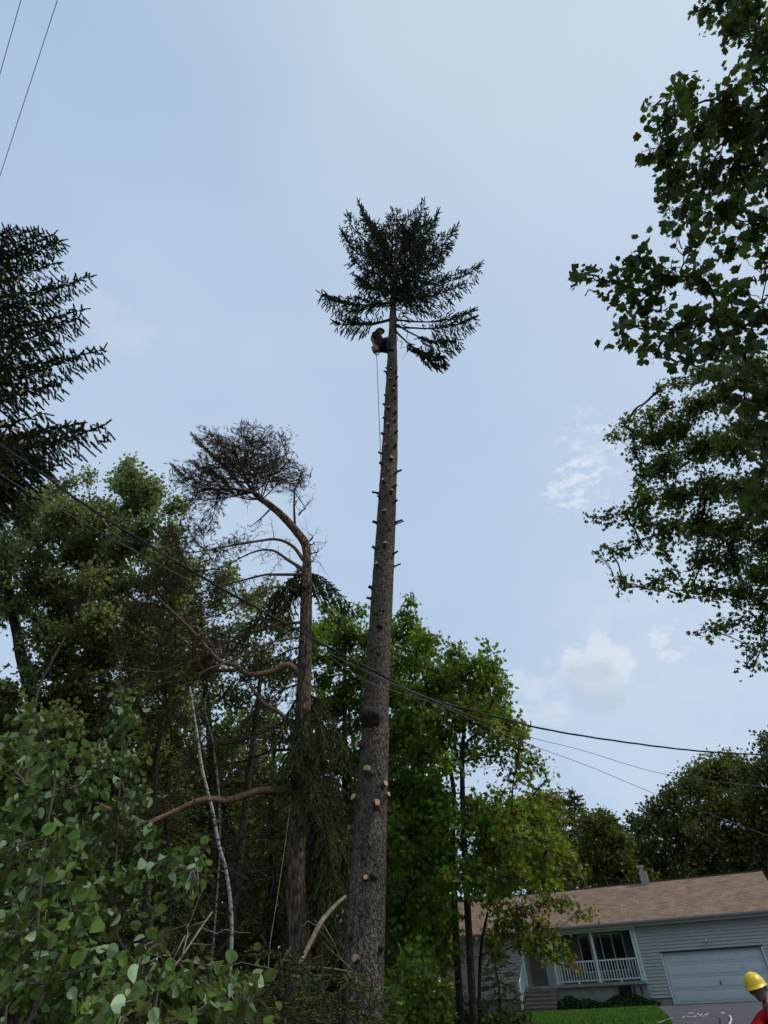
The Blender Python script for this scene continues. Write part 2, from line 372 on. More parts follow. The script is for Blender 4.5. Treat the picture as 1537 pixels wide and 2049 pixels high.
def smooth_path(pts, n):                # Catmull-Rom through the given points (any number of columns)
    pts = np.asarray(pts, float); P = np.vstack([2 * pts[0] - pts[1], pts, 2 * pts[-1] - pts[-2]]); out = []
    u = np.linspace(0, len(pts) - 1 - 1e-9, n)
    for x in u:
        i = int(x); t = x - i; a, b, c, d = P[i], P[i + 1], P[i + 2], P[i + 3]
        out.append(.5 * (2 * b + (c - a) * t + (2 * a - 5 * b + 4 * c - d) * t * t + (3 * b - a - 3 * c + d) * t ** 3))
    return np.array(out)
def bark_tube(mb, pts, rad, sides, amp, seed, scale=(6, 1.5), mi=0):
    """a trunk with uneven, ridged surface"""
    k = MB(); k.tube(pts, rad, sides, cap=True); v = k.v[0].reshape(len(pts), sides, 3)
    for i in range(len(pts)):
        for j in range(sides):
            a = 2 * math.pi * j / sides
            q = Vector((math.cos(a) * scale[0] * .3 + seed, math.sin(a) * scale[0] * .3, pts[i][2] * scale[1]))
            h = noise.noise(q) * .6 + noise.noise(q * 3.1) * .45 + noise.noise(Vector((q.x * 5, q.y * 5, q.z * 4))) * .3
            v[i, j] += (v[i, j] - pts[i]) / (np.linalg.norm(v[i, j] - pts[i]) + 1e-9) * amp * h
    base = mb.n; mb.v.append(v.reshape(-1, 3)); mb.n += v.shape[0] * sides
    for f in k.f: mb.f.append(f + base); mb.m.append(mi)

# ---------------------------------------------------------------- broadleaf trees
def px_blobs(lst, Y, spread=1.0, seed=0):
    """crown clumps given as (x, y, radius) in the photograph, at about Y metres ahead"""
    R = random.Random(seed); out = []
    for b in lst:
        dy = b[3] if len(b) > 3 and b[3] is not None else R.uniform(-1, 1) * spread
        P = at(b[0], b[1], Y + dy); out.append((P, b[2] * depth(P) / FOC, b[4] if len(b) > 4 else 1.0))
    return out
def broad_tree(name, label, trunk, trunk_r, blobs, leaf_m, leaf_size, T=LEAF_SMALL, cov=2.2, seed=1, group=None, bark='bark_dark',
               twig='twig', attach=.35, flat=.8, cat='tree', n_single=0, droop=.0, sides=10, limb_k=.9, leaf_mat2=None, share2=.0, guides=()):
    R = np.random.default_rng(seed); trunk = np.asarray(trunk, float)
    root = thing(name, label, cat, tuple(trunk[0]), group=group)
    tp = smooth_path(np.column_stack([trunk, trunk_r]), max(12, len(trunk) * 6))
    mb = MB(); bark_tube(mb, tp[:, :3], tp[:, 3], sides, float(np.max(trunk_r)) * .10, seed * 1.7)
    mb.build('trunk', M[bark], root, True)
    # limbs: every clump hangs on the nearest clump or trunk point that is already connected
    nodes = [tp[i, :3] for i in range(int(len(tp) * attach), len(tp))]; nt = len(nodes)
    for gp, g0, g1, gm in guides:
        gp = smooth_path(gp, max(8, 4 * len(gp))); g_ = MB(); bark_tube(g_, gp, np.linspace(g0, g1, len(gp)), 8, g0 * .12, seed + len(nodes))
        g_.build('limb', M[gm], root, True); nodes += [q for q in gp[len(gp) // 2:]]
    nt = len(nodes); cost0 = [0.0] * nt; par = [-1] * nt; todo = list(range(len(blobs))); bl_node = {}
    while todo:
        best = None; NP = np.array(nodes); C0 = np.array(cost0)
        for b in todo:
            d = np.linalg.norm(NP - blobs[b][0], axis=1); up = np.maximum(NP[:, 2] - blobs[b][0][2], 0)
            c = d + .35 * C0 + .8 * up; k = int(np.argmin(c))
            if best is None or d[k] < best[0]: best = (d[k], b, k, C0[k] + d[k])
        d, b, k, c = best; todo.remove(b); bl_node[b] = len(nodes); nodes.append(blobs[b][0]); cost0.append(c); par.append(k)
    desc = [0] * len(nodes)
    for i in range(len(nodes) - 1, nt - 1, -1):
        desc[i] += 1
        if par[i] >= nt: desc[par[i]] += desc[i]
    leaves = MB(); twigs = MB(); singles = []
    limb_paths = {}
    for b, (C, r, cf) in enumerate(blobs):
        i = bl_node[b]; p0 = np.asarray(nodes[par[i]]); path = curve(p0, C, R.uniform(.02, .10) - droop, 8, R, .05)
        rr = limb_k * .016 * math.sqrt(desc[i] + 1) * (1 + r * .35); r1 = rr * .55
        lm = MB(); lm.tube(path, np.linspace(rr, r1, 8), 6); lm.build('limb', M[bark], root, True)
        d = nrm(C - p0); dep = max(depth(C), 2.0)
        lpx = leaf_size * FOC / dep; rp = r * FOC / dep
        nl = int(cov * cf * math.pi * rp * rp / (lpx * lpx * .42)) + 6
        ntw = max(5, int(nl / 11)); per = max(3, int(nl / ntw))
        t0 = R.uniform(.25, 1.0, ntw); st = np.array([path[min(7, int(t * 7))] for t in t0])
        st = st + (C - st) * R.uniform(.0, .5, (ntw, 1))
        dv = rdir(R, ntw); dv[:, 2] *= flat; dv = nrm(dv + d * .35)
        en = C + dv * r * (R.uniform(.35, 1.0, (ntw, 1)) ** .6) * R.uniform(.75, 1.2, (ntw, 1))
        t5 = np.linspace(0, 1, 5)[None, :, None]; L_ = np.linalg.norm(en - st, axis=1)[:, None, None]
        bow = np.sin(t5 * math.pi) * L_; sagv = (R.uniform(-.02, .10, (ntw, 1, 1)) - droop)
        pth = st[:, None] + (en - st)[:, None] * t5 + bow * sagv * np.array([0, 0, 1.0]) + bow * np.sin(t5 * 5 + R.uniform(0, 6, (ntw, 1, 1))) * R.normal(size=(ntw, 1, 3)) * .06
        tubes(twigs, pth, np.linspace(.010, .0035, 5) * (.5 + dep / 28))
        tt = R.uniform(.25, 1.0, (ntw, per)) ** .75 * 4; k = np.minimum(tt.astype(int), 3); fr = (tt - k)[..., None]; ix = np.arange(ntw)[:, None]
        Pl = (pth[ix, k] * (1 - fr) + pth[ix, k + 1] * fr).reshape(-1, 3); nn = ntw * per
        Pl = Pl + R.normal(size=(nn, 3)) * leaf_size * .9
        A = rdir(R, nn) * .9 + np.repeat(nrm(en - st), per, 0) * .5 + np.array([0, 0, -.35]); Nn = rdir(R, nn) * .85 + np.array([0, 0, .65])
        S = leaf_size * (R.uniform(.6, 1.25, nn) if not n_single else R.uniform(.45, 1.45, nn))
        if n_single: singles += list(zip(Pl, A, Nn, S))
        else:
            sel = np.repeat(R.random(ntw) < share2, per)
            stamp(leaves, T, Pl[~sel], A[~sel], Nn[~sel], S[~sel], 0)
            if sel.any(): stamp(leaves, T, Pl[sel], A[sel], Nn[sel], S[sel], 1)
    if n_single:
        def seen(q):
            d = q[0] - EYE; z = d @ FWD
            if z < .3: return -1
            x = 768.5 + FOC * (d @ RIGHT) / z; y = 1024.5 - FOC * (d @ UP) / z
            return q[3] / z if (-10 < x < 1547 and -10 < y < 2059) else -1
        singles.sort(key=seen, reverse=True)
        VAR = [T, bent(T, .25, .1, 1), bent(T, -.2, .2, 2), bent(T, .45, -.15, 3), bent(T, .1, .5, 4)]; mes = []
        for V_ in VAR:
            lm = MB(); stamp(lm, V_, np.zeros((1, 3)), [(1, 0, 0)], [(0, 0, 1)], 1.0)
            me = mesh_from('leaf', lm.v, lm.f, lm.m, False); me.materials.append(M[leaf_m]); mes.append(me)
        for P, A, Nn, S in singles[:n_single]:
            a = nrm(A); s_ = nrm(np.cross(Nn, a)); n_ = np.cross(a, s_)
            o = link('leaf', mes[R.integers(5)], root); mm = Matrix.Identity(4)
            for q in range(3): mm[q][0], mm[q][1], mm[q][2], mm[q][3] = a[q] * S, s_[q] * S, n_[q] * S, P[q]
            o.matrix_basis = mm
        rest = singles[n_single:]
        for w_ in range(5):
            rs = rest[w_::5]
            if rs: stamp(leaves, VAR[w_], [q[0] for q in rs], [q[1] for q in rs], [q[2] for q in rs], [q[3] for q in rs])
    ms = [M[leaf_m]] + ([M[leaf_mat2]] if leaf_mat2 else [])
    cr = leaves.build('crown', ms, root, False, 'stuff')
    if twigs.n: twigs.build('twigs', M[twig], cr, False, 'stuff')
    rebase(root); return root

# ---------------------------------------------------------------- spruces
def spruce_branch(wood, need, p0, p1, R, sag=-.06, upturn=.10, dens=1.0, hang=.5, shoot=.13, T=SHOOT, wid=.30, r0=.03, bare=.15):
    p0 = np.asarray(p0, float); p1 = np.asarray(p1, float); L_ = np.linalg.norm(p1 - p0)
    n = 9; t = np.linspace(0, 1, n)[:, None]
    path = p0 + (p1 - p0) * t + np.array([0, 0, 1.0]) * L_ * (sag * np.sin(t * math.pi) + upturn * np.maximum(t - .7, 0) ** 2 * 3)
    path += np.cumsum(R.normal(size=(n, 3)), 0) * L_ * .006 * (t > 0)
    wood.tube(path, np.linspace(r0, r0 * .22, n), 5, cap=False)
    d = nrm(p1 - p0); sd = np.cross(d, [0, 0, 1.0]); sd = sd / (np.linalg.norm(sd) + 1e-6)
    ns = max(4, int(L_ / .11 * dens)); P = []; A = []; S = []
    for k in range(ns):
        u = bare + (1 - bare) * (k + R.random()) / ns; x = u * (n - 1); i = min(int(x), n - 2); q = path[i] + (path[i + 1] - path[i]) * (x - i)
        sgn = 1 if k % 2 else -1
        l = L_ * wid * (1 - u) ** .7 * R.uniform(.6, 1.15) + .12
        sdir = nrm(d * R.uniform(.5, .9) + sd * sgn * R.uniform(.5, 1) + np.array([0, 0, R.uniform(-.25, .15) - hang * .5]))
        e = q + sdir * l + np.array([0, 0, -hang * l * .3]); wood.tube([q, (q + e) / 2 + np.array([0, 0, .03 * l]), e], [.008, .006, .003], 3, cap=False)
        m_ = max(2, int(l / (shoot * .62)))
        tt = (np.arange(m_) + R.uniform(.2, 1, m_)) / m_
        for v in tt:
            P.append(q + (e - q) * v); w = 1 if R.random() > .5 else -1
            A.append(sdir * .7 + np.cross(sdir, [0, 0, 1]) * w * R.uniform(.3, .9) + np.array([0, 0, R.uniform(-1.1, .25) * (.4 + hang)]))
            S.append(shoot * R.uniform(.7, 1.25))
        P.append(e); A.append(sdir); S.append(shoot * 1.1)
    for v in np.linspace(bare, 1, max(3, int(L_ * (1 - bare) / (shoot * .55)))):
        x = v * (n - 1); i = min(int(x), n - 2); P.append(path[i] + (path[i + 1] - path[i]) * (x - i)); A.append(d + R.normal(size=3) * .45); S.append(shoot)
    stamp(need, T, P, A, R.normal(size=(len(P), 3)), S)
    return path
def spruce_tree(name, label, trunk, trunk_r, profile, z0, z1, nb, seed, group=None, needle='needle_shade', T=SHOOT_LIGHT, shoot=.2, dens=.6, hang=.6,
                slope=-.25, bark='bark_dark', az=None, r0=.03, keep=None):
    R = np.random.default_rng(seed); trunk = np.asarray(trunk, float); root = thing(name, label, 'tree', tuple(trunk[0]), group=group)
    tp = smooth_path(np.column_stack([trunk, trunk_r]), 30); mb = MB(); bark_tube(mb, tp[:, :3], tp[:, 3], 10, float(np.max(trunk_r)) * .08, seed)
    mb.build('trunk', M[bark], root, True)
    wood = MB(); need = MB()
    for k in range(nb):
        z = z0 + (z1 - z0) * (k + R.random()) / nb; j = int(np.argmin(abs(tp[:, 2] - z))); p0 = tp[j, :3].copy(); p0[2] = z
        u = (z - z0) / (z1 - z0); L_ = profile(u) * R.uniform(.7, 1.15); a = R.uniform(*az) if az else k * 2.399 + R.uniform(-.4, .4)
        sl = slope + .55 * u * u + R.uniform(-.12, .12)
        e = p0 + L_ * np.array([math.cos(a), math.sin(a), sl])
        if keep and not keep(p0, e): continue
        spruce_branch(wood, need, p0, e, R, dens=dens, hang=hang, shoot=shoot, T=T, r0=r0 * (.4 + L_ / 3))
    cr = need.build('crown', M[needle], root, False, 'stuff'); wood.build('branches', M['twig'], cr, False, 'stuff')
    rebase(root); return root

# ================================================================ GROUND
def sheet(name, xs_of_y, ys, dz, material):
    mb = MB(); v = []
    for y in ys:
        a, b = xs_of_y(y); v += [(a, y, ground_z(y) + dz), (b, y, ground_z(y) + dz)]
    mb.add(v, [(2 * i, 2 * i + 1, 2 * i + 3, 2 * i + 2) for i in range(len(ys) - 1)])
    return structure(mb.build(name, material))
sheet('ground', lambda y: (-700, 700), [-60, 12, 24, 120, 1400], 0, M['soil'])

HO = np.array([13.793, 39.786, .82]); HYAW = -.39039
HU = np.array([math.cos(HYAW), math.sin(HYAW), 0]); HN = np.array([-math.sin(HYAW), math.cos(HYAW), 0])
def hw(u, w, z=0): return HO + HU * u + HN * w + np.array([0, 0, z])
def line_x(P, D, y): return P[0] + D[0] * (y - P[1]) / D[1]
A1, A2 = hw(-1.0, 0), hw(6.0, 0); DV = np.array([-.30, -1.0, 0]); D2 = np.array([-.27, -1.0, 0])
ys = [11.0, 12, 18, 24, 30, 35, 38.5]
sheet('lawn', lambda y: (line_x(hw(-10.5, 0), np.array([-.05, -1, 0]), y), line_x(A1, DV, y) + .05), [14, 18, 24, 30, 36, 39.5], .012, M['grass'])
mbd = MB()
v = [hw(-.75, .12), hw(5.6, .12)]; dr = [np.append(v[0][:2], .82 + .02), np.append(v[1][:2], .82 + .02)]
rows = [(0, None)]
for y in (36.0, 30, 24, 18, 12, 4, -4):
    dr += [np.array([line_x(A1, DV, y), y, ground_z(y) + .02]), np.array([line_x(A2, D2, y), y, ground_z(y) + .02])]
mbd.add(dr, [(2 * i, 2 * i + 2, 2 * i + 3, 2 * i + 1) for i in range(len(dr) // 2 - 1)])
structure(mbd.build('driveway', M['asphalt']))

# grass blades along the lawn so its surface is not a flat sheet
def lawn_grass():
    R = np.random.default_rng(4); n = 60000; y = R.uniform(16, 38.0, n)
    x0 = np.array([line_x(hw(-10.5, 0), np.array([-.05, -1, 0]), q) for q in y]); x1 = np.array([line_x(A1, DV, q) for q in y])
    x = x0 + (x1 - x0) * R.random(n); P = np.column_stack([x, y, np.array([ground_z(q) + .01 for q in y])])
    A = R.normal(size=(n, 3)) * .35 + np.array([0, 0, 1.0]); mb = MB()
    stamp(mb, tpl([(0, -.16, 0), (0, .16, 0), (1, 0, .12)], [[(0, 1, 2)]]), P, A, R.normal(size=(n, 3)), R.uniform(.05, .10, n))
    o = mb.build('grass', M['grass'], None, False, 'stuff'); tag(o, 'short mown green grass blades on the front lawn', 'grass')
lawn_grass()

def chalk():
    root = thing('chalk_drawing', 'faint white chalk scribbles drawn on the asphalt driveway', 'drawing', tuple(at(1400, 2030, 30)[:2]) + (.842,))
    R = np.random.default_rng(3)
    def gp(px, py):
        d = ray(px, py); t = (.846 - EYE[2]) / d[2]; P = EYE + d * t
        if P[1] < 24 or t < 0:
            for _ in range(6): zz = ground_z(P[1]) + .026; t = (zz - EYE[2]) / d[2]; P = EYE + d * t
        return P
    strokes = [[(1318, 2046), (1334, 2040), (1347, 2036)], [(1366, 2036), (1372, 2033), (1385, 2035), (1394, 2032)],
               [(1377, 2029), (1384, 2026), (1388, 2028)], [(1396, 2027), (1400, 2031), (1406, 2028), (1402, 2032), (1412, 2031), (1417, 2027)],
               [(1443, 2026), (1448, 2028), (1447, 2025)], [(1459, 2031), (1463, 2036), (1463, 2042), (1460, 2049)], [(1386, 2036), (1400, 2035), (1414, 2033)]]
    for st in strokes:
        pts = smooth_path([gp(*q) for q in st], 14); mb = MB(); t = nrm(np.gradient(pts, axis=0)); s_ = np.cross(t, [0, 0, 1.0])
        w = .022 * (1 + .4 * R.normal(size=(14, 1))).clip(.4, 1.6); v = np.concatenate([pts - s_ * w, pts + s_ * w])
        mb.add(v, [(i, i + 1, i + 15, i + 14) for i in range(13)]); mb.build('chalk_stroke', M['chalk'], root)
    rebase(root)
chalk()

# ================================================================ HOUSE
def house():
    H = thing('house', 'single storey grey sided house with brown shingle roof, front porch and garage', 'house', tuple(HO), HYAW)
    def part(name, boxes, mt, parent=H, bevel=0):
        mb = MB()
        for b in boxes: mb.box(*b)
        return mb.build(name, M[mt], parent)
    def siding(parent, spans, z0, z1, y, mt, step=.145):
        """clapboards: each course a board of its own, wedge shaped, lower edge proud; spans(z) gives the stretches of wall at that height"""
        z = z0
        while z < z1 - .03:
            h = min(step, z1 - z)
            for (a, b) in spans(z + h / 2):
                mb = MB(); mb.add([(a, y - .046, z), (b, y - .046, z), (a, y - .004, z + h), (b, y - .004, z + h), (a, y, z), (b, y, z), (a, y, z + h), (b, y, z + h)],
                                  [(0, 1, 3, 2), (0, 4, 5, 1), (2, 3, 7, 6), (0, 2, 6, 4), (1, 5, 7, 3)])
                mb.build('siding_plank', M[mt], parent)
            z += h
    TOP = 3.46
    # foundation
    part('foundation', [(-12.6, -7.62, .03, 6.9, -.4, .62), (-7.6, -1.16, .04, 1.6, -.4, .90), (-1.14, -.09, .03, 6.9, -.4, .30), (4.97, 6.35, .03, 6.9, -.4, .3)], 'concrete')
    # garage front wall round the door
    wg = part('wall', [(-1.2, -.06, .0, .15, .3, TOP), (4.94, 6.4, 0, .15, .3, TOP), (-.06, 4.94, 0, .15, 2.19, TOP)], 'siding')
    siding(wg, lambda z: [(-1.08, -.08), (4.96, 6.32)] if z < 2.22 else [(-1.08, 6.32)], .30, TOP, 0, 'siding')
    # side and rear walls
    part('wall', [(6.25, 6.4, .16, 7.3, -.2, TOP), (-12.7, -12.55, .16, 7.3, -.2, TOP), (-12.7, 6.4, 7.32, 7.46, -.2, TOP), (-1.2, -1.05, .16, 1.45, .3, TOP)], 'siding')
    g = MB(); g.add([(6.33, -.0, TOP + .02), (6.33, 7.4, TOP + .02), (6.33, 3.76, 5.6)], [(0, 1, 2)]); g.build('gable', M['siding'], H); g = MB(); g.add([(-12.62, 0, TOP + .02), (-12.62, 7.4, TOP + .02), (-12.62, 3.76, 5.6)], [(0, 2, 1)])
    g.build('gable', M['siding'], H)
    # left wing
    ww = part('wall', [(-12.7, -9.62, 0, .15, .55, TOP), (-8.83, -7.6, 0, .15, .55, TOP), (-9.62, -8.83, 0, .15, .55, 2.18), (-9.62, -8.83, 0, .15, 3.32, TOP)], 'siding')
    siding(ww, lambda z: [(-12.68, -9.66), (-8.79, -7.68)] if 2.14 < z < 3.35 else [(-12.68, -7.68)], .55, TOP, 0, 'siding')
    part('wall', [(-7.75, -7.6, .16, 1.5, .9, TOP)], 'siding')
    part('corner_trim', [(-7.68, -7.585, -.06, .10, .55, TOP)], 'white_paint'); part('corner_trim', [(-1.215, -1.08, -.061, .10, .92, TOP)], 'white_paint')
    # porch back wall
    wp = part('wall', [(-7.6, -6.72, 1.5, 1.65, .95, TOP), (-5.78, -4.52, 1.5, 1.65, .95, TOP), (-1.95, -1.2, 1.5, 1.65, .95, TOP), (-6.72, -5.78, 1.5, 1.65, 3.16, TOP),
                       (-4.52, -1.95, 1.5, 1.65, .95, 1.50), (-4.52, -1.95, 1.5, 1.65, 3.28, TOP)], 'siding_porch')
    def sp(z):
        if z < 1.46: return [(-7.58, -6.76), (-5.74, -1.22)]
        if z < 3.12: return [(-7.58, -6.76), (-5.74, -4.56), (-1.91, -1.22)]
        return [(-7.58, -1.22)]
    siding(wp, sp, 1.06, TOP, 1.5, 'siding_porch')
    # porch floor, ceiling, beam
    part('porch_floor', [(-7.6, -1.18, -.14, 1.5, .905, 1.04)], 'concrete')
    part('porch_ceiling', [(-7.6, -1.2, .02, 1.5, TOP + .01, TOP + .06)], 'soffit')
    part('porch_beam', [(-7.58, -1.22, -.02, .16, 3.26, TOP)], 'white_paint')
    for u in (-5.85, -3.51, -1.30):
        p = part('porch_post', [(u - .065, u + .065, -.07, .06, 1.12, 3.255)], 'white_paint')
        part('post_base', [(u - .095, u + .095, -.10, .09, 1.042, 1.118)], 'white_paint', p)
    for a, b in ((-5.77, -3.59), (-3.43, -1.38)):
        rl = part('railing', [(a, b, -.045, .035, 1.96, 2.03), (a, b, -.035, .025, 1.13, 1.18), ((a + b) / 2 - .05, (a + b) / 2 + .05, -.04, .03, 1.042, 1.128)], 'white_paint')
        n = int((b - a) / .155)
        for i in range(n):
            u = a + (i + .5) * (b - a) / n; part('baluster', [(u - .021, u + .021, -.026, .016, 1.182, 1.958)], 'white_paint', rl)
    # steps with landing at the left of the posts
    for i in range(6):
        zt = 1.04 - .173 * (i + 1); w1 = -.15 - .27 * i
        if zt < .02: break
        st = part('step', [(-7.66, -5.95, w1 - .27, w1 + (0 if i else .005), -.2, zt - .05)], 'brick_step'); part('tread', [(-7.70, -5.91, w1 - .30, w1 - .004, zt - .048, zt)], 'concrete', st)
    sr = MB(); a, b = np.array([-7.72, -.02, 2.05]), np.array([-7.72, -1.45, 1.18])
    sr.tube([a, b], .038, 4); sr.tube([a - [0, 0, .78], b - [0, 0, .82]], .028, 4)
    rl = sr.build('stair_railing', M['white_paint'], H)
    for i in range(9):
        q = a + (b - a) * (i + .5) / 9; part('baluster', [(-7.738, -7.702, q[1] - .018, q[1] + .018, q[2] - .80, q[2] - .03)], 'white_paint', rl)
    pst = part('newel_post', [(-7.77, -7.67, -1.53, -1.43, -.05, 1.27)], 'white_paint', rl)
    # windows
    def window(u0, u1, z0, z1, y, n, frame='white_paint', t=.055):
        w = part('window', [(u0, u1, y - .05, y + .05, z0, z0 + t), (u0, u1, y - .05, y + .05, z1 - t, z1), (u0, u0 + t, y - .05, y + .05, z0 + t + .001, z1 - t - .001), (u1 - t, u1, y - .05, y + .05, z0 + t + .001, z1 - t - .001)], frame)
        s_ = (u1 - u0) / n
        for i in range(n):
            a = u0 + i * s_ + (t if i == 0 else t * .6); b = u0 + (i + 1) * s_ - (t if i == n - 1 else t * .6)
            part('pane', [(a, b, y + .005, y + .02, z0 + t, z1 - t)], 'glass', w)
            if i: part('mullion', [(u0 + i * s_ - t * .6, u0 + i * s_ + t * .6, y - .045, y + .045, z0 + t + .002, z1 - t - .002)], frame, w)
        return w
    window(-4.50, -1.97, 1.52, 3.26, 1.5, 4); window(-9.60, -8.85, 2.20, 3.30, 0, 1)
    bw = window(-2.68, -2.0, .40, .86, .01, 1, 'dark_trim', .04); part('sill', [(-2.74, -1.94, -.06, .03, .34, .398)], 'concrete', bw)
    for u in (-1.86, -1.5): part('foundation_vent', [(u - .045, u + .045, .0, .039, .50, .80)], 'dark_trim')
    # front door with storm door
    d = part('front_door', [(-6.70, -5.80, 1.47, 1.52, 1.05, 3.14)], 'white_paint')
    part('pane', [(-6.56, -5.94, 1.455, 1.468, 2.05, 3.0)], 'glass', d); part('kick_panel', [(-6.58, -5.92, 1.45, 1.468, 1.18, 1.92)], 'garage_door', d); part('door_handle', [(-5.90, -5.86, 1.41, 1.468, 1.92, 2.06)], 'metal', d)
    # garage door: four sections with pressed panels
    gd = part('garage_door', [(-.0, 4.88, .16, .20, .0, 2.15)], 'garage_door')
    for k in range(4):
        z0 = .012 + k * .530; mb = MB(); mb.box(.03, 4.85, .125, .155, z0, z0 + .518)
        for i in range(4):
            a = .12 + i * 1.18; mb.box(a, a + 1.08, .105, .124, z0 + .10, z0 + .42); mb.box(a + .05, a + 1.03, .095, .104, z0 + .15, z0 + .37)
        mb.build('door_section', M['garage_door'], gd)
    part('door_handle', [(2.44, 2.48, .07, .124, .70, .86)], 'dark_trim', gd)
    part('door_jamb', [(-.08, -.002, -.055, .20, .0, 2.19)], 'white_paint', gd); part('door_jamb', [(4.882, 4.96, -.055, .20, 0, 2.19)], 'white_paint', gd)
    part('door_header', [(-.09, 4.97, -.059, .12, 2.13, 2.20)], 'dark_trim', gd)
    part('door_seal', [(0, 4.88, .10, .158, -.01, .010)], 'dark_trim', gd)
    lt = MB(); lt.tube([(2.43, -.02, 2.56), (2.43, -.10, 2.56)], [.06, .05], 8); lt.tube([(2.38, -.08, 2.55), (2.34, -.2, 2.47)], [.035, .06], 8); lt.tube([(2.48, -.08, 2.55), (2.52, -.2, 2.47)], [.035, .06], 8)
    lt.build('flood_light', M['metal'], H)
    # roof
    ev, rd = (-.46, 3.58), (3.76, 5.79); u0, u1 = -13.0, 6.64
    rb = MB(); t = .10
    for sgn in (0, 1):
        e = ev if not sgn else (7.98, 3.58)
        rb.add([(u0, e[0], e[1]), (u1, e[0], e[1]), (u1, rd[0], rd[1]), (u0, rd[0], rd[1]), (u0, e[0], e[1] - t), (u1, e[0], e[1] - t), (u1, rd[0], rd[1] - t), (u0, rd[0], rd[1] - t)],
               [(0, 1, 2, 3) if not sgn else (1, 0, 3, 2), (4, 7, 6, 5), (0, 4, 5, 1), (1, 5, 6, 2), (0, 3, 7, 4)])
    ro = rb.build('roof', M['shingle'], H); me = ro.data; uv = me.uv_layers.new(name='UVMap'); sl = math.hypot(rd[0] - ev[0], rd[1] - ev[1])
    for lp in me.loops:
        c = me.vertices[lp.vertex_index].co; uv.data[lp.index].uv = (c.x, abs(c.y - 3.76) / 4.22 * sl)
    part('ridge_cap', [(u0, u1, 3.66, 3.86, 5.765, 5.815)], 'shingle', ro)
    g2 = MB()                                                        # K-style gutter, open at the top
    prof = [(-.47, 3.47), (-.47, 3.60), (-.60, 3.60), (-.60, 3.54), (-.55, 3.47)]
    for a, b in zip(prof[:-1] if False else prof, prof[1:] + prof[:1]):
        if a == prof[1]: continue
        g2.add([(u0, a[0], a[1]), (u1, a[0], a[1]), (u1, b[0], b[1]), (u0, b[0], b[1])], [(0, 1, 2, 3)])
    g2.build('gutter', M['gutter'], ro)
    part('fascia', [(u0 + .01, u1 - .01, -.455, -.425, 3.36, 3.56)], 'gutter', ro); part('soffit', [(u0 + .02, u1 - .02, -.42, .0, 3.465, 3.485)], 'soffit', ro)
    ch = part('chimney', [(-.22, .22, 3.50, 4.00, 5.5, 6.36)], 'chimney_stone', ro)
    fl = MB(); fl.tube([(-.05, 3.75, 6.37), (-.05, 3.75, 6.60)], .10, 10); fl.build('flue', M['gutter'], ro); cp = MB(); cp.box(-.26, .16, 3.55, 3.97, 6.62, 6.66); cp.build('chimney_cap', M['metal'], ro)
    for (u, w, z) in ((-7.77, 2.2, 4.95), (-9.47, 1.0, 4.30)):
        vp = MB(); vp.tube([(u, w, z), (u, w, z + .58)], .055, 8); vp.build('vent_pipe', M['white_paint'], ro)
    return H
house()

# low ground cover in the bed before the porch
def bed():
    R = np.random.default_rng(8); mb = MB(); n = 5200
    u = R.uniform(-5.9, -.75, n); w = R.uniform(-1.25, -.12, n); top = .30 + .12 * np.sin(u * 2.1) + .08 * np.sin(u * 5.3 + w * 3)
    top = top * np.clip((w + 1.35) / .4, .15, 1) * np.clip((-.5 - u) / .8, .3, 1); z = top * R.uniform(.1, 1, n) ** .4 + .01
    P = HO + u[:, None] * HU + w[:, None] * HN + np.array([0, 0, 1.0]) * z[:, None]
    stamp(mb, LEAF_SMALL, P, R.normal(size=(n, 3)) + [0, 0, .3], R.normal(size=(n, 3)) * .6 + [0, 0, 1], R.uniform(.07, .15, n))
    o = mb.build('ground_cover', M['ground_cover'], None, False, 'stuff'); tag(o, 'low dark green ground cover below the porch', 'plants')
bed()

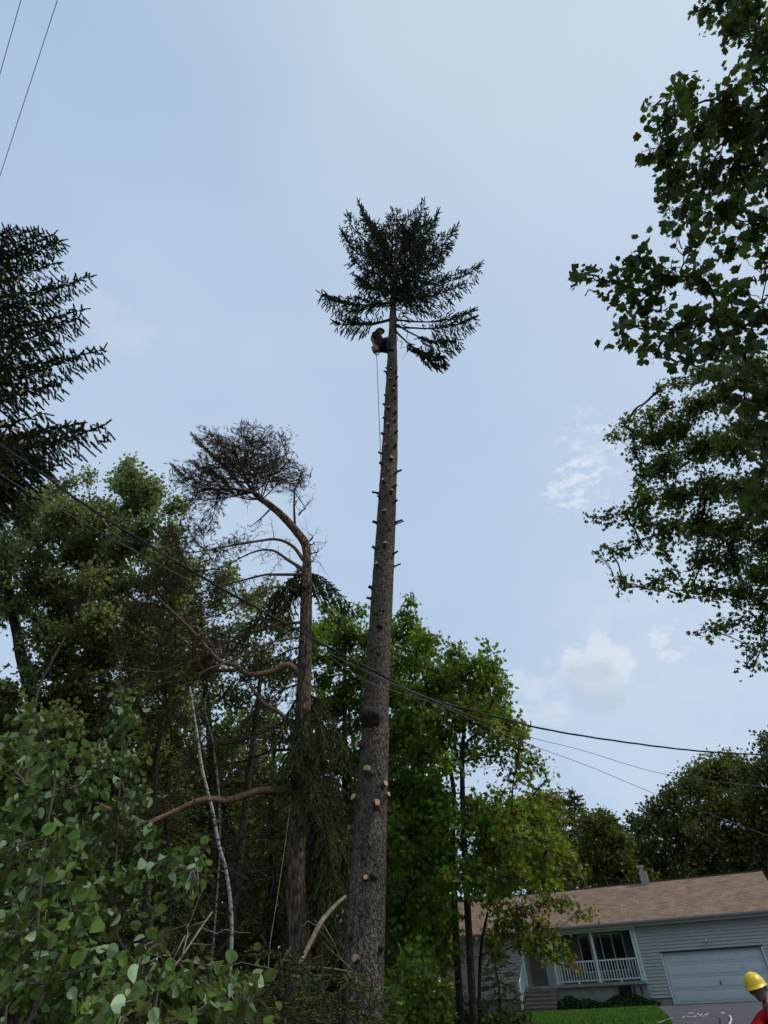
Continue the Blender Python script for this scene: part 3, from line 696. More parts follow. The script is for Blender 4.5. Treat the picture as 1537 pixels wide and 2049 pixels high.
# ================================================================ THE TOPPED SPRUCE
TR = [(2090, 722, 92), (1950, 727, 84), (1900, 729, 80), (1800, 735, 73), (1650, 741, 66), (1500, 750, 56), (1400, 753, 51), (1300, 758, 47), (1200, 764, 43), (1100, 770, 40),
      (1000, 775, 36), (900, 780, 31), (800, 783, 26), (720, 785, 20), (660, 786, 15.5), (600, 787, 12), (540, 790, 9), (490, 794, 6), (450, 797, 2.5)]
YT = 11.0
def trunk_at(py):
    ys_ = [r[0] for r in TR][::-1]; cx = np.interp(py, ys_, [r[1] for r in TR][::-1]); w = np.interp(py, ys_, [r[2] for r in TR][::-1])
    P = at(cx, py, YT); return P, w / 2 * depth(P) / FOC
def big_spruce():
    rows = [trunk_at(r[0]) for r in TR]; b = rows[0][0].copy(); g = np.array([b[0] - .04, YT, -.05])
    pts = np.array([g, g + [0.02, 0, .35]] + [r[0] for r in rows]); rad = [.68, .52] + [r[1] for r in rows]
    root = thing('spruce_tree', 'tall spruce stripped to branch stubs with a tuft of green crown left on top', 'tree', tuple(g))
    tp = smooth_path(np.column_stack([pts, rad]), 230); mb = MB(); bark_tube(mb, tp[:, :3], tp[:, 3], 36, .018, 3.3, (9, 2.2))
    mb.build('trunk', M['bark_spruce'], root, True)
    R = np.random.default_rng(11)
    def stub(px, py, rpx, ln=None, cut=True, dark=False, twig=False):
        P, r = trunk_at(py + 6); k = depth(P) / FOC; cx = np.interp(py, [q[0] for q in TR][::-1], [q[1] for q in TR][::-1])
        s_ = float(np.clip((px - cx) * k / (r + .05), -.97, .97)); rad_ = rpx * k
        d = np.array([s_, -math.sqrt(1 - s_ * s_), R.uniform(.1, .35)]); d = d / np.linalg.norm(d)
        ln = ln if ln is not None else R.uniform(.05, .09) + rad_ * .8
        a = P + d * r * .7; e = P + d * (r + ln); mb = MB()
        mb.tube([a, P + d * (r * 1.0), P + d * (r + ln * .4), e], [rad_ * 1.9, rad_ * 1.45, rad_ * 1.05, rad_], 8)
        st = mb.build('branch_stub', M['knot'] if dark else M['bark_spruce'], root, True)
        if cut:
            n_ = nrm(d + R.normal(size=3) * .15); c = MB(); c.tube([e - n_ * .012, e + n_ * .006], [rad_ * .98, rad_ * .96], 12); c.build('cut_face', M['cut_wood'], st)
    for (px, py, rp, *o) in [(721, 1491, 6), (738, 1557, 7.5), (770, 1580, 5), (714, 1607, 6.5), (777, 1605, 5), (755, 1622, 6.5), (703, 1661, 5), (735, 1764, 4.5), (715, 1920, 6), (686, 1834, 4.5), (676, 1849, 4.5),
                             (780, 826, 2.4), (778, 860, 2.8), (784, 927, 3.4), (778, 948, 1.6), (769, 973, 3.2), (784, 997, 3.2), (770, 1035, 3.4), (772, 1103, 3.6), (750, 1103, 3), (757, 1140, 3.6), (788, 787, 2.4), (781, 765, 2),
                             (783, 745, 2), (792, 978, 2.8), (775, 822, 2), (772, 898, 2.2)]:
        stub(px, py, rp)
    for (px, py, rp, *o) in [(740, 1443, 13, .20), (753, 1440, 8, .14), (733, 1450, 7, .16), (752, 1764, 6, .05), (767, 1228, 4, .02), (751, 1235, 4, .02), (762, 1261, 4.5, .06), (777, 1256, 2.5, .02), (742, 1310, 3, .02), (760, 1318, 4, .03), (735, 1360, 4, .03),
                             (775, 1057, 2.4, .02), (783, 1068, 3, .03), (771, 794, 2), (792, 803, 2), (769, 812, 2), (793, 833, 2.6), (769, 842, 2.4), (792, 850, 2.4), (765, 871, 2.4), (794, 871, 2.4), (793, 899, 3),
                             (761, 908, 2, .12), (763, 931, 3), (799, 945, 2, .16), (792, 953, 1.4, .1), (752, 985, 2, .18), (759, 1002, 2), (793, 1010, 2.2), (750, 1046, 2.6, .12), (798, 1046, 2, .2), (800, 1052, 1, .25), (791, 1112, 2, .14),
                             (741, 1178, 3.2), (739, 1196, 2.4), (793, 1137, 1.6, .2), (774, 740, 1.8), (793, 750, 2.2), (774, 752, 1.8), (795, 760, 1.8), (771, 743, 1.8), (791, 778, 2), (742, 1700, 2.5, .02), (765, 1560, 3, .02), (722, 1400, 3, .05),
                             (730, 1720, 3, .02), (756, 1740, 2.5, .02), (768, 1905, 6, .06), (700, 1880, 4, .04)]:
        stub(px, py, rp, o[0] if o else None, cut=False, dark=True)
    # crown: (tip x, tip y, tip nearer or farther, row of the trunk it grows from)
    wood = MB(); need = MB()
    tips = [(638, 598, -.2, 612), (652, 606, .7, 606), (668, 652, .3, 640), (690, 648, -.6, 636), (676, 478, .3, 560), (694, 432, -.4, 530), (712, 425, .5, 520), (728, 440, -.8, 512), (795, 420, -.2, 488), (782, 440, .5, 500),
            (850, 408, -.6, 505), (840, 440, .4, 500), (882, 426, .4, 520), (868, 450, -.7, 520), (924, 468, 0, 548), (904, 500, .8, 545), (958, 540, .2, 606), (930, 575, -.7, 600), (958, 648, .1, 652), (945, 632, .8, 640), (918, 700, -.9, 648),
            (890, 722, -1.3, 652), (700, 520, -.6, 575), (712, 560, .6, 590), (704, 600, -.9, 604), (880, 520, -.5, 560), (900, 560, .6, 585), (870, 590, -1.1, 605), (820, 470, .2, 520), (760, 470, -.3, 530), (740, 500, .7, 550), (850, 490, .7, 540)]
    for i, (px, py, dy, rowy) in enumerate(tips):
        px, py = 790 + (px - 790) * .96, 560 + (py - 560) * .95; p0 = trunk_at(rowy)[0]; e = at(px, py, YT + dy)
        spruce_branch(wood, need, p0, e, R, sag=-.10 if py > 560 else -.04, upturn=.14 if py > 485 else .55, dens=1.05, hang=.8 if py > 520 else .25, shoot=.20, T=SHOOT, wid=.25 if py < 640 else .2, r0=.03 if py < 600 else .04, bare=.42 if py > 590 else .15)
    for k in range(14):
        row = R.uniform(470, 622); p0 = trunk_at(row)[0]; a = R.uniform(0, 6.28); L_ = R.uniform(1.0, 2.3) * (1 if row > 520 else .75); e = p0 + L_ * np.array([math.cos(a), math.sin(a) * .8, R.uniform(.1, .8)])
        spruce_branch(wood, need, p0, e, R, dens=1.0, hang=.7, shoot=.20, T=SHOOT, wid=.22, r0=.025)
    for k in range(26):                     # short boughs round the upper trunk
        row = R.uniform(545, 650); p0 = trunk_at(row)[0]; a = R.uniform(3.5, 5.9); L_ = R.uniform(.5, 1.1); e = p0 + L_ * np.array([math.cos(a), math.sin(a), R.uniform(-.1, .5)])
        if row > 625 and a < 4.7: continue
        spruce_branch(wood, need, p0, e, R, dens=1.1, hang=.5, shoot=.18, T=SHOOT, wid=.4, r0=.018, bare=.05)
    cr = need.build('crown', M['needle_spruce'], root, False, 'stuff'); wood.build('branches', M['bark_dark'], cr, False, 'stuff')
    dead = MB()
    for (px, py, L_) in [(816, 690, .0), (905, 705, 0), (800, 712, 0)]:
        p = at(px, py - 30, YT - .6); dead.tube(curve(p, at(px + 4, py + 8, YT - .6), 0, 6, R, .1), [.014, .012, .01, .008, .006, .004], 4)
    dead.build('hanging_twigs', M['twig'], cr, False, 'stuff'); rebase(root)
big_spruce()

# ================================================================ THE CROOKED PINE
def pine():
    Y = 14.0; rows = [(2060, 596, 50), (1880, 598, 45), (1750, 591, 38), (1650, 596, 33), (1500, 602, 30), (1350, 609, 28), (1200, 613, 22), (1120, 614, 17), (1088, 610, 16), (1062, 592, 16), (1035, 568, 15), (1012, 542, 13), (996, 518, 10), (975, 500, 6), (930, 480, 3)]
    pts = [at(r[1], r[0], Y) for r in rows]; rad = [r[2] / 2 * depth(p) / FOC for r, p in zip(rows, pts)]
    b = np.array([pts[0][0], Y, ground_z(Y) - .05]); pts = [b] + pts; rad = [rad[0] * 1.35] + rad
    def g(lst, r0, r1, dy=0, m='bark_limb'):
        P = [at(x, y, Y + dy * i / (len(lst) - 1)) for i, (x, y) in enumerate(lst)]; k = depth(P[0]) / FOC; return (P, r0 * k, r1 * k, m)
    G = [g([(605, 1356), (575, 1337), (540, 1335), (500, 1346), (470, 1340), (440, 1325), (405, 1290), (370, 1250), (320, 1200)], 7, 2, -1.2),
         g([(470, 1341), (430, 1335), (380, 1328), (320, 1340), (240, 1335)], 4.5, 1, -1.0), g([(440, 1330), (400, 1360), (330, 1375), (250, 1390)], 4, 1, -.4),
         g([(585, 1582), (520, 1583), (460, 1592), (400, 1607), (340, 1632), (280, 1640), (200, 1610)], 8, 3, -1.5),
         g([(608, 1122), (585, 1092), (555, 1078), (510, 1084), (450, 1100), (390, 1105)], 4, 1.2, -1), g([(607, 1140), (580, 1114), (545, 1102), (500, 1108), (440, 1140)], 4, 1, .8),
         g([(606, 1150), (560, 1146), (520, 1150), (460, 1170), (390, 1190)], 3.5, 1, .4), g([(604, 1185), (560, 1175), (500, 1200), (430, 1230), (350, 1240)], 3.2, 1, -.8),
         g([(603, 1245), (540, 1250), (470, 1280), (380, 1290), (300, 1275)], 3, 1, .9), g([(602, 1275), (545, 1285), (480, 1310), (400, 1345)], 2.6, .8, -1.4),
         g([(598, 1470), (560, 1432), (530, 1400), (500, 1370)], 5, 3.5, -.3), g([(600, 1440), (560, 1450), (510, 1475), (450, 1490), (380, 1495)], 3, 1, -.5, 'bark_dark'), g([(594, 1500), (540, 1505), (470, 1530), (400, 1535)], 3, 1, .5, 'bark_dark'),
         g([(588, 1735), (540, 1735), (480, 1750), (420, 1762)], 3, 1, -.6, 'bark_dark'), g([(586, 1675), (540, 1672), (500, 1690), (450, 1700)], 3, 1, -.9, 'bark_dark'),
         g([(590, 1048), (591, 1010), (588, 985), (597, 965)], 2.5, 1, -.2, 'bark_dark'), g([(530, 1002), (500, 985), (440, 975), (390, 985)], 4, 1, -.5), g([(545, 1015), (520, 1040), (500, 1055)], 2, .6, -.5, 'bark_dark')]
    for (a, b_) in (((614, 1085), (627, 1073)), ((614, 1087), (630, 1086)), ((615, 1106), (638, 1104)), ((615, 1130), (628, 1122)), ((613, 1330), (640, 1316)), ((598, 1030), (612, 1018))):
        G.append(g([a, ((a[0] + b_[0]) / 2, (a[1] + b_[1]) / 2 - 1), b_], 2, .7, -.1, 'bark_dark'))
    bl = [(490, 880, 42), (450, 895, 45), (520, 885, 42), (548, 900, 36), (430, 930, 48), (490, 935, 60), (470, 915, 55), (540, 940, 42), (592, 950, 22, None, .8), (400, 945, 38), (365, 950, 28, None, .8), (412, 872, 24), (440, 880, 30), (562, 878, 20), (450, 968, 45), (510, 970, 38), (590, 985, 14, None, .6), (560, 955, 26), (575, 920, 26), (480, 858, 18), (500, 855, 15), (400, 985, 32, None, .8), (440, 1000, 24, None, .5)]
    bl += [(400, 1060, 36, None, .45), (350, 1085, 36, None, .45), (430, 1105, 36, None, .4), (470, 1085, 26, None, .35), (380, 1145, 42, None, .45), (320, 1165, 42, None, .45), (430, 1165, 36, None, .4), (280, 1230, 45, None, .45), (340, 1255, 45, None, .5), (400, 1250, 40, None, .45), (260, 1300, 45, None, .45), (330, 1325, 45, None, .55),
           (390, 1325, 42, None, .9), (422, 1312, 35, None, 1.1), (450, 1300, 28, None, .8), (250, 1380, 40, None, .5), (330, 1385, 40, None, .5), (300, 1440, 35, None, .5), (370, 1430, 35, None, .5), (420, 1500, 35, None, .4), (220, 1440, 35, None, .4), (490, 1190, 24, None, .3), (510, 1300, 26, None, .3), (380, 1520, 35, None, .5), (450, 1540, 30, None, .4), (520, 1490, 26, None, .3), (250, 1630, 40, None, .4), (330, 1600, 35, None, .4)]
    bl = [(b[0], b[1], b[2] * (1.12 if b[1] < 1020 else 1.2), None, (b[4] if len(b) > 4 else .85) * (1 if b[1] < 1020 else 1.55)) for b in bl]
    bl += [(345, 938, 10, None, 1), (352, 965, 12, None, 1), (398, 878, 12, None, 1), (605, 945, 12, None, 1), (570, 868, 10, None, 1), (610, 965, 8, None, 1), (380, 1005, 16, None, .7), (420, 1020, 18, None, .6)]
    bl = [b if b[1] >= 1020 else (b[0], b[1], b[2] * .8, b[3], .35) for b in bl]
    for q in G: q[0][1:-1] = [p + np.random.default_rng(int(abs(p[2]) * 1000)).normal(size=3) * .05 for p in q[0][1:-1]]
    root = broad_tree('pine_tree', 'crooked pine with orange upper bark, a bent top and brownish needles', pts, rad, px_blobs(bl, Y, .9, 5), 'needle_pine', .18, TUFT, 2.6, 21, bark='bark_pine', attach=.6, flat=.7, guides=G, sides=20, limb_k=.55, twig='twig')
    R = np.random.default_rng(77); wood = MB(); need = MB()
    rt = [at(522, 999, Y), at(508, 985, Y), at(498, 965, Y), at(488, 945, Y)]
    for i, (px, py) in enumerate([(347, 940), (352, 965), (398, 880), (412, 870), (440, 882), (480, 853), (505, 856), (530, 863), (562, 880), (575, 905), (608, 948), (600, 972), (560, 960), (380, 1000), (370, 958), (400, 922), (430, 905), (540, 890), (588, 930), (470, 900), (500, 910), (450, 940), (520, 930), (490, 950), (430, 970), (400, 985), (460, 880), (550, 925), (420, 940), (510, 880), (385, 935), (455, 920), (535, 910), (470, 930)]):
        e = at(px, py, Y + R.uniform(-1.3, 1.3)); spruce_branch(wood, need, rt[i % 4], e, R, sag=-.05, upturn=.08, dens=.75, hang=-.2, shoot=.21, T=TUFT, wid=.34, r0=.026, bare=.35)
    gp = [np.asarray(q[0]) for q in G]; pool = np.vstack([g_[len(g_) // 2:] for g_ in gp if len(g_) > 3])
    for (px, py) in [(340, 1060), (360, 1040), (310, 1120), (280, 1160), (330, 1150), (250, 1210), (230, 1262), (280, 1230), (220, 1320), (240, 1380), (300, 1290), (330, 1350), (280, 1420), (360, 1400), (390, 1080), (410, 1150), (380, 1210), (300, 1190), (260, 1280), (350, 1110), (420, 1060), (200, 1350), (310, 1250), (350, 1300), (270, 1340), (330, 1420), (230, 1420), (400, 1280), (370, 1350)]:
        e = at(px, py, Y + R.uniform(-1.6, .8)); d_ = np.linalg.norm(pool - e, axis=1) + 2.0 * (pool[:, 0] < e[0]); p0 = pool[int(np.argmin(d_))]
        spruce_branch(wood, need, p0, e, R, sag=.04, upturn=.06, dens=.65, hang=.15, shoot=.18, T=TUFT, wid=.36, r0=.016, bare=.2)
    nd = need.build('needle_sprays', M['needle_pine'], root, False, 'stuff'); wood.build('spray_twigs', M['twig'], nd, False, 'stuff')
    # fine bare twigs along the limbs
    tw = MB()
    for g_ in gp:
        fine = smooth_path(g_, 24)
        for k in range(16 if len(g_) > 3 else 3):
            q = fine[R.integers(5, 24)]; dr = nrm(fine[-1] - fine[0]) * .7 + R.normal(size=3) * .7; L_ = R.uniform(.25, .95); pts_ = [q]
            for u in range(6): pts_.append(pts_[-1] + nrm(dr + R.normal(size=3) * .55) * L_ / 6)
            tw.tube(np.array(pts_), np.linspace(.011, .003, 7), 4, cap=False)
            for u in (2, 3, 4, 5):
                b0 = pts_[u]; b1 = b0 + (nrm(dr) * .5 + R.normal(size=3) * .6) * L_ * .35; tw.tube(np.array([b0, (b0 + b1) / 2 + R.normal(size=3) * .03, b1]), [.006, .0045, .002], 3, cap=False)
    tw.build('dead_twigs', M['twig'], root, False, 'stuff')
    inv = Matrix.Translation(root.location).inverted()
    for ch in root.children: ch.matrix_parent_inverse = inv
pine()

# ================================================================ BROADLEAF TREES
def path(lst, Y, wpx=None):
    P = [at(x, y, Y) for x, y in lst]; P[0] = np.array([P[0][0], Y, ground_z(Y) - .05]); return P
def wr(P, ws): return [w / 2 * max(depth(p), 3) / FOC for w, p in zip(ws, P)]
def grid_blobs(x0, x1, y0, y1, step, seed, keep=None, r=.62, cf=1.0):
    R = random.Random(seed); out = []; y = y0
    while y < y1:
        x = x0 + R.uniform(0, step * .5)
        while x < x1:
            a, b = x + R.uniform(-.35, .35) * step, y + R.uniform(-.35, .35) * step
            if keep is None or keep(a, b): out.append((a, b, step * r * R.uniform(.8, 1.2), None, cf))
            x += step
        y += step * .85
    return out
# aspens behind the pine
P = path([(110, 2060), (75, 1500), (40, 1300), (22, 1200), (18, 1130)], 18)
broad_tree('aspen_tree', 'leafy green aspen with a dark forked trunk beside the tall cone-bearing spruce', P, wr(P, [26, 24, 20, 14, 6]),
           px_blobs(grid_blobs(-60, 200, 1000, 1560, 46, 2, r=.85, keep=lambda x, y: y > 990 + abs(x - 90) * .25 and not (x < 70 and 1230 < y < 1390)) + [(140, 965, 22), (175, 950, 18), (60, 1010, 30), (100, 990, 30)], 18, 2.0, 3), 'leaf_aspen_far', .155, limb_k=.4, cov=3.2, seed=31)
P = path([(215, 2060), (230, 1700), (250, 1500), (262, 1350), (266, 1250)], 19)
broad_tree('aspen_tree', 'taller green aspen whose pointed crown rises between the cone-bearing spruce and the pine', P, wr(P, [22, 20, 16, 9, 4]),
           px_blobs(grid_blobs(150, 370, 975, 1580, 46, 6, r=.85, keep=lambda x, y: y > 930 + abs(x - 262) * .55) + [(262, 925, 15), (255, 945, 24), (235, 965, 26), (285, 960, 22), (300, 985, 24)], 19, 2.0, 7), 'leaf_aspen_far', .155, limb_k=.4, cov=3.2, seed=32)
P = path([(420, 2060), (425, 1600), (410, 1350), (400, 1200)], 21)
broad_tree('aspen_tree', 'thin crowned aspen seen through the bare limbs of the pine', P, wr(P, [18, 15, 10, 4]),
           px_blobs(grid_blobs(340, 590, 1100, 1600, 50, 9, r=.8, keep=lambda x, y: y > 1090 + abs(x - 390) * .6, cf=.55), 21, 1.5, 8), 'leaf_aspen_far', .155, limb_k=.4, cov=3.2, seed=33)
# maples right of the big trunk
P = path([(945, 2060), (940, 1900), (930, 1700), (925, 1550), (930, 1450), (950, 1360)], 18)
mb1 = [(975, 1300, 14), (955, 1330, 26), (990, 1345, 24), (1010, 1375, 22), (905, 1310, 26), (925, 1360, 36), (960, 1390, 40), (1000, 1410, 36), (880, 1370, 36), (1020, 1450, 30), (970, 1450, 40), (920, 1430, 42), (870, 1440, 40), (1040, 1490, 26), (990, 1510, 36, None, .6), (940, 1510, 40, None, .7), (1060, 1525, 22), (1085, 1535, 16, None, .7), (1095, 1560, 12, None, .6), (1030, 1550, 30, None, .6), (880, 1530, 36, None, .6),
       (1000, 1620, 36), (1050, 1620, 36), (960, 1640, 40), (1090, 1640, 36), (1030, 1680, 38), (980, 1710, 38), (1080, 1700, 36), (1120, 1720, 26), (1050, 1745, 32), (1000, 1770, 32), (960, 1780, 30), (1100, 1760, 24)]
mb1 = [(b[0], b[1], b[2] * 1.12, None, b[4] if len(b) > 4 else 1) for b in mb1] + grid_blobs(880, 1120, 1340, 1800, 46, 14, r=.7, cf=.8, keep=lambda x, y: x < np.interp(y, [1330, 1400, 1500, 1560, 1700, 1790], [985, 1010, 1050, 1060, 1115, 1060]) and not (1490 < y < 1600 and x > 900))
broad_tree('maple_tree', 'slender green maple on a dark stem at the left end of the house', P, wr(P, [17, 15, 12, 10, 7, 4]), px_blobs(mb1, 18, 1.6, 4), 'leaf_maple', .14, LEAF_MAPLE, 2.2, 41, group='maples', leaf_mat2='leaf_autumn', share2=.2)
P = path([(922, 2060), (914, 1900), (906, 1700), (905, 1560), (860, 1400), (830, 1280)], 19)
mb2 = [(818, 1205, 14), (812, 1235, 24), (830, 1265, 30), (800, 1280, 32), (850, 1300, 32), (820, 1330, 40), (870, 1340, 30), (800, 1390, 40), (850, 1400, 40), (820, 1450, 42), (790, 1500, 40), (840, 1510, 40), (880, 1480, 30, None, .7), (800, 1570, 40), (850, 1590, 40, None, .7), (880, 1640, 34), (820, 1660, 42), (870, 1710, 36), (810, 1740, 40), (850, 1790, 40), (890, 1800, 26), (800, 1830, 40), (870, 1860, 30), (885, 1900, 26), (830, 1900, 36)]
mb2 = [(b[0], b[1], b[2] * 1.12, None, b[4] if len(b) > 4 else 1) for b in mb2] + grid_blobs(770, 905, 1300, 1960, 44, 15, r=.75, cf=.9, keep=lambda x, y: x < np.interp(y, [1250, 1330, 1400], [850, 880, 910]) and not (1500 < y < 1600 and x > 850))
broad_tree('maple_tree', 'green maple on a dark stem rising between the stripped spruce and the slender maple', P, wr(P, [16, 14, 11, 9, 7, 4]), px_blobs(mb2, 19.5, 1.6, 5), 'leaf_maple', .14, LEAF_MAPLE, 2.2, 42, group='maples')
P = path([(690, 2060), (690, 1700), (690, 1450), (690, 1250)], 22)
mb3 = grid_blobs(622, 780, 1225, 1620, 42, 12, r=.8, keep=lambda x, y: y > 1215 + abs(x - 700) * .3) + [(690, 1222, 15), (650, 1215, 20, None, .7), (725, 1225, 16), (640, 1260, 28, None, .7)]
broad_tree('maple_tree', 'green maple crown filling the gap between the pine and the stripped spruce', P, wr(P, [16, 14, 10, 5]), px_blobs(mb3, 22, 1.5, 6), 'leaf_maple', .15, LEAF_MAPLE, 2.8, 43, group='maples')
# low bough before the house roof
P = path([(955, 2070), (960, 1950), (965, 1880), (975, 1830)], 20)
mb4 = [(980, 1810, 20), (1010, 1825, 24, None, .7), (1050, 1815, 26, None, .8), (1090, 1805, 26, None, .8), (1130, 1810, 22, None, .8), (1165, 1825, 18, None, .8), (1185, 1828, 10, None, .8), (1040, 1850, 26), (1080, 1850, 26), (1110, 1870, 18, None, .8), (1010, 1865, 28), (1050, 1890, 24), (980, 1880, 26), (1085, 1905, 20), (1115, 1915, 18), (1145, 1925, 12), (1000, 1910, 18, None, .6), (1130, 1900, 12)]
broad_tree('maple_sapling', 'young yellowish green maple spreading its low boughs before the porch', P, wr(P, [8, 7, 6, 4]), px_blobs(mb4, 20, 1.0, 9), 'leaf_autumn', .12, LEAF_MAPLE, 2.1, 44, limb_k=.35, leaf_mat2='leaf_maple', share2=.4)
P = path([(1000, 2060), (1000, 1990), (992, 1930), (990, 1870)], 24)
spruce_tree('hemlock_sapling', 'thin dark evergreen sapling standing before the grey wing of the house', P, wr(P, [5, 4, 3, 1]), lambda u: .8 * (1 - u) + .15, P[0][2] + .3, P[-1][2], 26, 51, shoot=.2, dens=.9, hang=.3, slope=-.1)
# shrubs at the foot
def shrub(label, lst, Y, mt, size, seed, cov=1.8, T=LEAF_MAPLE, name='shrub'):
    bl = px_blobs(lst, Y, .6, seed); c = np.mean([b[0] for b in bl], 0); base = np.array([c[0], Y, ground_z(Y) - .03])
    broad_tree(name, label, [base, base + [.05, 0, max(c[2] - base[2], .4) * .5], c], [.05, .04, .02], bl, mt, size, T, cov, seed, cat='shrub', limb_k=.5, attach=.1)
shrub('bright yellow green shrub at the foot of the maples', [(850, 1960, 30), (870, 2000, 34), (840, 2010, 30), (885, 2040, 30), (855, 2050, 36), (860, 1930, 20)], 13, 'leaf_shrub', .10, 61)
shrub('dark green shrub right of the stripped spruce trunk', [(800, 1960, 34), (790, 2010, 40), (820, 2040, 40), (780, 2060, 40), (815, 1920, 30)], 12.5, 'leaf_maple', .10, 62, 1.6)
shrub('dark low shrub left of the front lawn', [(960, 2030, 26), (1000, 2040, 26), (1040, 2045, 22), (920, 2045, 34)], 20, 'leaf_far_dark', .12, 63)
# big-leaved tree whose boughs come in from the right
P = [np.array([8.6, 2.6, -.05]), np.array([8.5, 2.7, 3.0]), np.array([8.3, 3.0, 7.0]), np.array([8.0, 3.2, 10.5]), np.array([7.9, 3.0, 14.0])]
near = [(1430, 15, 50, -.2), (1490, 40, 55, -.2), (1530, 90, 50, -.1), (1470, 70, 30, -.2), (1505, 150, 36, -.1), (1560, 200, 60), (1440, 195, 45), (1375, 200, 34), (1350, 185, 16), (1330, 235, 40), (1300, 215, 14), (1295, 300, 14), (1345, 300, 45), (1400, 265, 60), (1470, 250, 60), (1530, 270, 60), (1350, 360, 40), (1410, 350, 60), (1480, 350, 60), (1540, 370, 60), (1330, 400, 26), (1380, 420, 40), (1450, 430, 50), (1520, 450, 50), (1330, 435, 16), (1350, 455, 18),
        (1400, 480, 34, None, .7), (1470, 500, 40, None, .6), (1530, 520, 40, None, .7), (1290, 530, 32), (1250, 550, 30), (1210, 560, 24), (1180, 565, 18), (1160, 548, 14), (1275, 510, 14), (1330, 555, 36), (1360, 545, 16), (1240, 590, 22), (1270, 610, 24), (1250, 650, 16), (1240, 670, 9), (1300, 590, 26), (1320, 640, 26), (1290, 690, 18), (1410, 560, 40, None, .8), (1470, 570, 40, None, .8), (1400, 640, 46), (1350, 660, 34), (1460, 640, 40), (1530, 630, 40, None, .8), (1430, 700, 46), (1380, 710, 34), (1490, 710, 45, None, .8), (1310, 710, 14), (1460, 780, 50, None, .9), (1530, 780, 50), (1500, 860, 50), (1540, 930, 40), (1520, 1000, 40)]
near += [(x, y, 75, None, .8) for x, y in zip([1620, 1700, 1610, 1760, 1640, 1850, 1620, 1720, 1800, 1620, 1700, 1600, 1660, 1900, 1780, 1620, 1720], [60, 140, 240, 260, 380, 380, 500, 520, 600, 640, 720, 760, 860, 700, 860, 960, 980])]
nb_ = []
for b in near:
    Yb = 3.0 + (b[1] / 800.0) * 2.2
    nb_ += px_blobs([(b[0], b[1], b[2] * .88, (b[3] if len(b) > 3 else None), b[4] if len(b) > 4 else 1)], Yb, .5, int(b[0] * 7 + b[1]))
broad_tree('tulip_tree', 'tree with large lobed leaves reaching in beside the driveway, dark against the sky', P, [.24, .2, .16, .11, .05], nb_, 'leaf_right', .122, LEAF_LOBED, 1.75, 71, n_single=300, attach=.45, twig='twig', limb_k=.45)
# farther maple below it
P = [np.array([14.5, 13, .0]), np.array([14.4, 13, 4]), np.array([14.2, 13, 9]), np.array([13.8, 13, 14]), np.array([13.6, 13, 20])]
mid = [(1225, 872, 14), (1250, 850, 16), (1270, 868, 22), (1300, 835, 22), (1330, 815, 22), (1310, 880, 34), (1350, 860, 40), (1390, 820, 36), (1440, 800, 36), (1320, 780, 14), (1350, 770, 18), (1400, 750, 26), (1450, 740, 30), (1510, 740, 40), (1270, 905, 18), (1290, 945, 22), (1340, 930, 40), (1400, 900, 50), (1470, 880, 50), (1530, 880, 50), (1280, 980, 16), (1300, 1000, 28), (1350, 1000, 44), (1420, 980, 50), (1490, 980, 50), (1545, 1000, 50), (1220, 1036, 16), (1185, 1037, 9), (1255, 1030, 18), (1290, 1045, 28), (1340, 1060, 36), (1400, 1060, 44), (1470, 1060, 50), (1535, 1080, 50),
       (1200, 1112, 9), (1225, 1105, 12), (1255, 1098, 14), (1280, 1090, 14), (1330, 1110, 22, None, .7), (1350, 1140, 20, None, .7), (1320, 1165, 16), (1300, 1180, 9), (1235, 1160, 10), (1255, 1168, 12), (1245, 1180, 8), (1400, 1120, 34), (1460, 1130, 40), (1520, 1150, 40), (1365, 1190, 14), (1385, 1180, 16), (1420, 1180, 26), (1480, 1190, 34), (1530, 1210, 30), (1400, 1268, 10), (1425, 1262, 14), (1455, 1250, 16), (1480, 1240, 16), (1520, 1255, 22), (1495, 1290, 12), (1530, 1295, 16), (1510, 1325, 10), (1495, 1335, 8)]
mid += [(x, y, 62, None, .8) for x, y in zip([1600, 1680, 1620, 1720, 1600, 1690, 1780, 1610, 1700, 1600, 1680, 1760, 1620], [780, 800, 880, 900, 980, 1000, 960, 1080, 1100, 1180, 1200, 1120, 1280])]
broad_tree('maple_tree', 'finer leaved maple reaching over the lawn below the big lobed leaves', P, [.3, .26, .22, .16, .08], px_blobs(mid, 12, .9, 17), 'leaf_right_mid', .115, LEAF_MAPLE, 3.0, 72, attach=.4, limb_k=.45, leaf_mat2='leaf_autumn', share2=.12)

# near aspen saplings in the lower left corner
def sapling(label, base, stem, bl, Y, seed):
    P = [np.array(base)] + [at(x, y, Y) for x, y in stem]; n = len(P)
    broad_tree('aspen_sapling', label, P, list(np.linspace(.013, .004, n)), px_blobs(bl, Y, .55, seed), 'leaf_near', .046, LEAF_ROUND, .85, seed, n_single=300, bark='bark_grey', twig='twig_pale', attach=.1, limb_k=.16, cat='sapling')
sapling('aspen sapling with round pale leaves, its tip reaching highest before the dark woods', (-2.5, 4.3, 0), [(235, 2040), (230, 1850), (235, 1650), (245, 1480), (240, 1370)],
        [(240, 1385, 30, None, .5), (255, 1450, 40, None, .8), (235, 1480, 36, None, .7), (250, 1520, 40, None, .9), (190, 1560, 40, None, .8), (270, 1580, 40, None, .8), (220, 1640, 60), (160, 1700, 60), (290, 1680, 50), (340, 1740, 44), (400, 1720, 36, None, .7), (250, 1780, 60), (190, 1800, 55), (330, 1800, 36, None, .7), (380, 1770, 30, None, .7)], 4.3, 81)
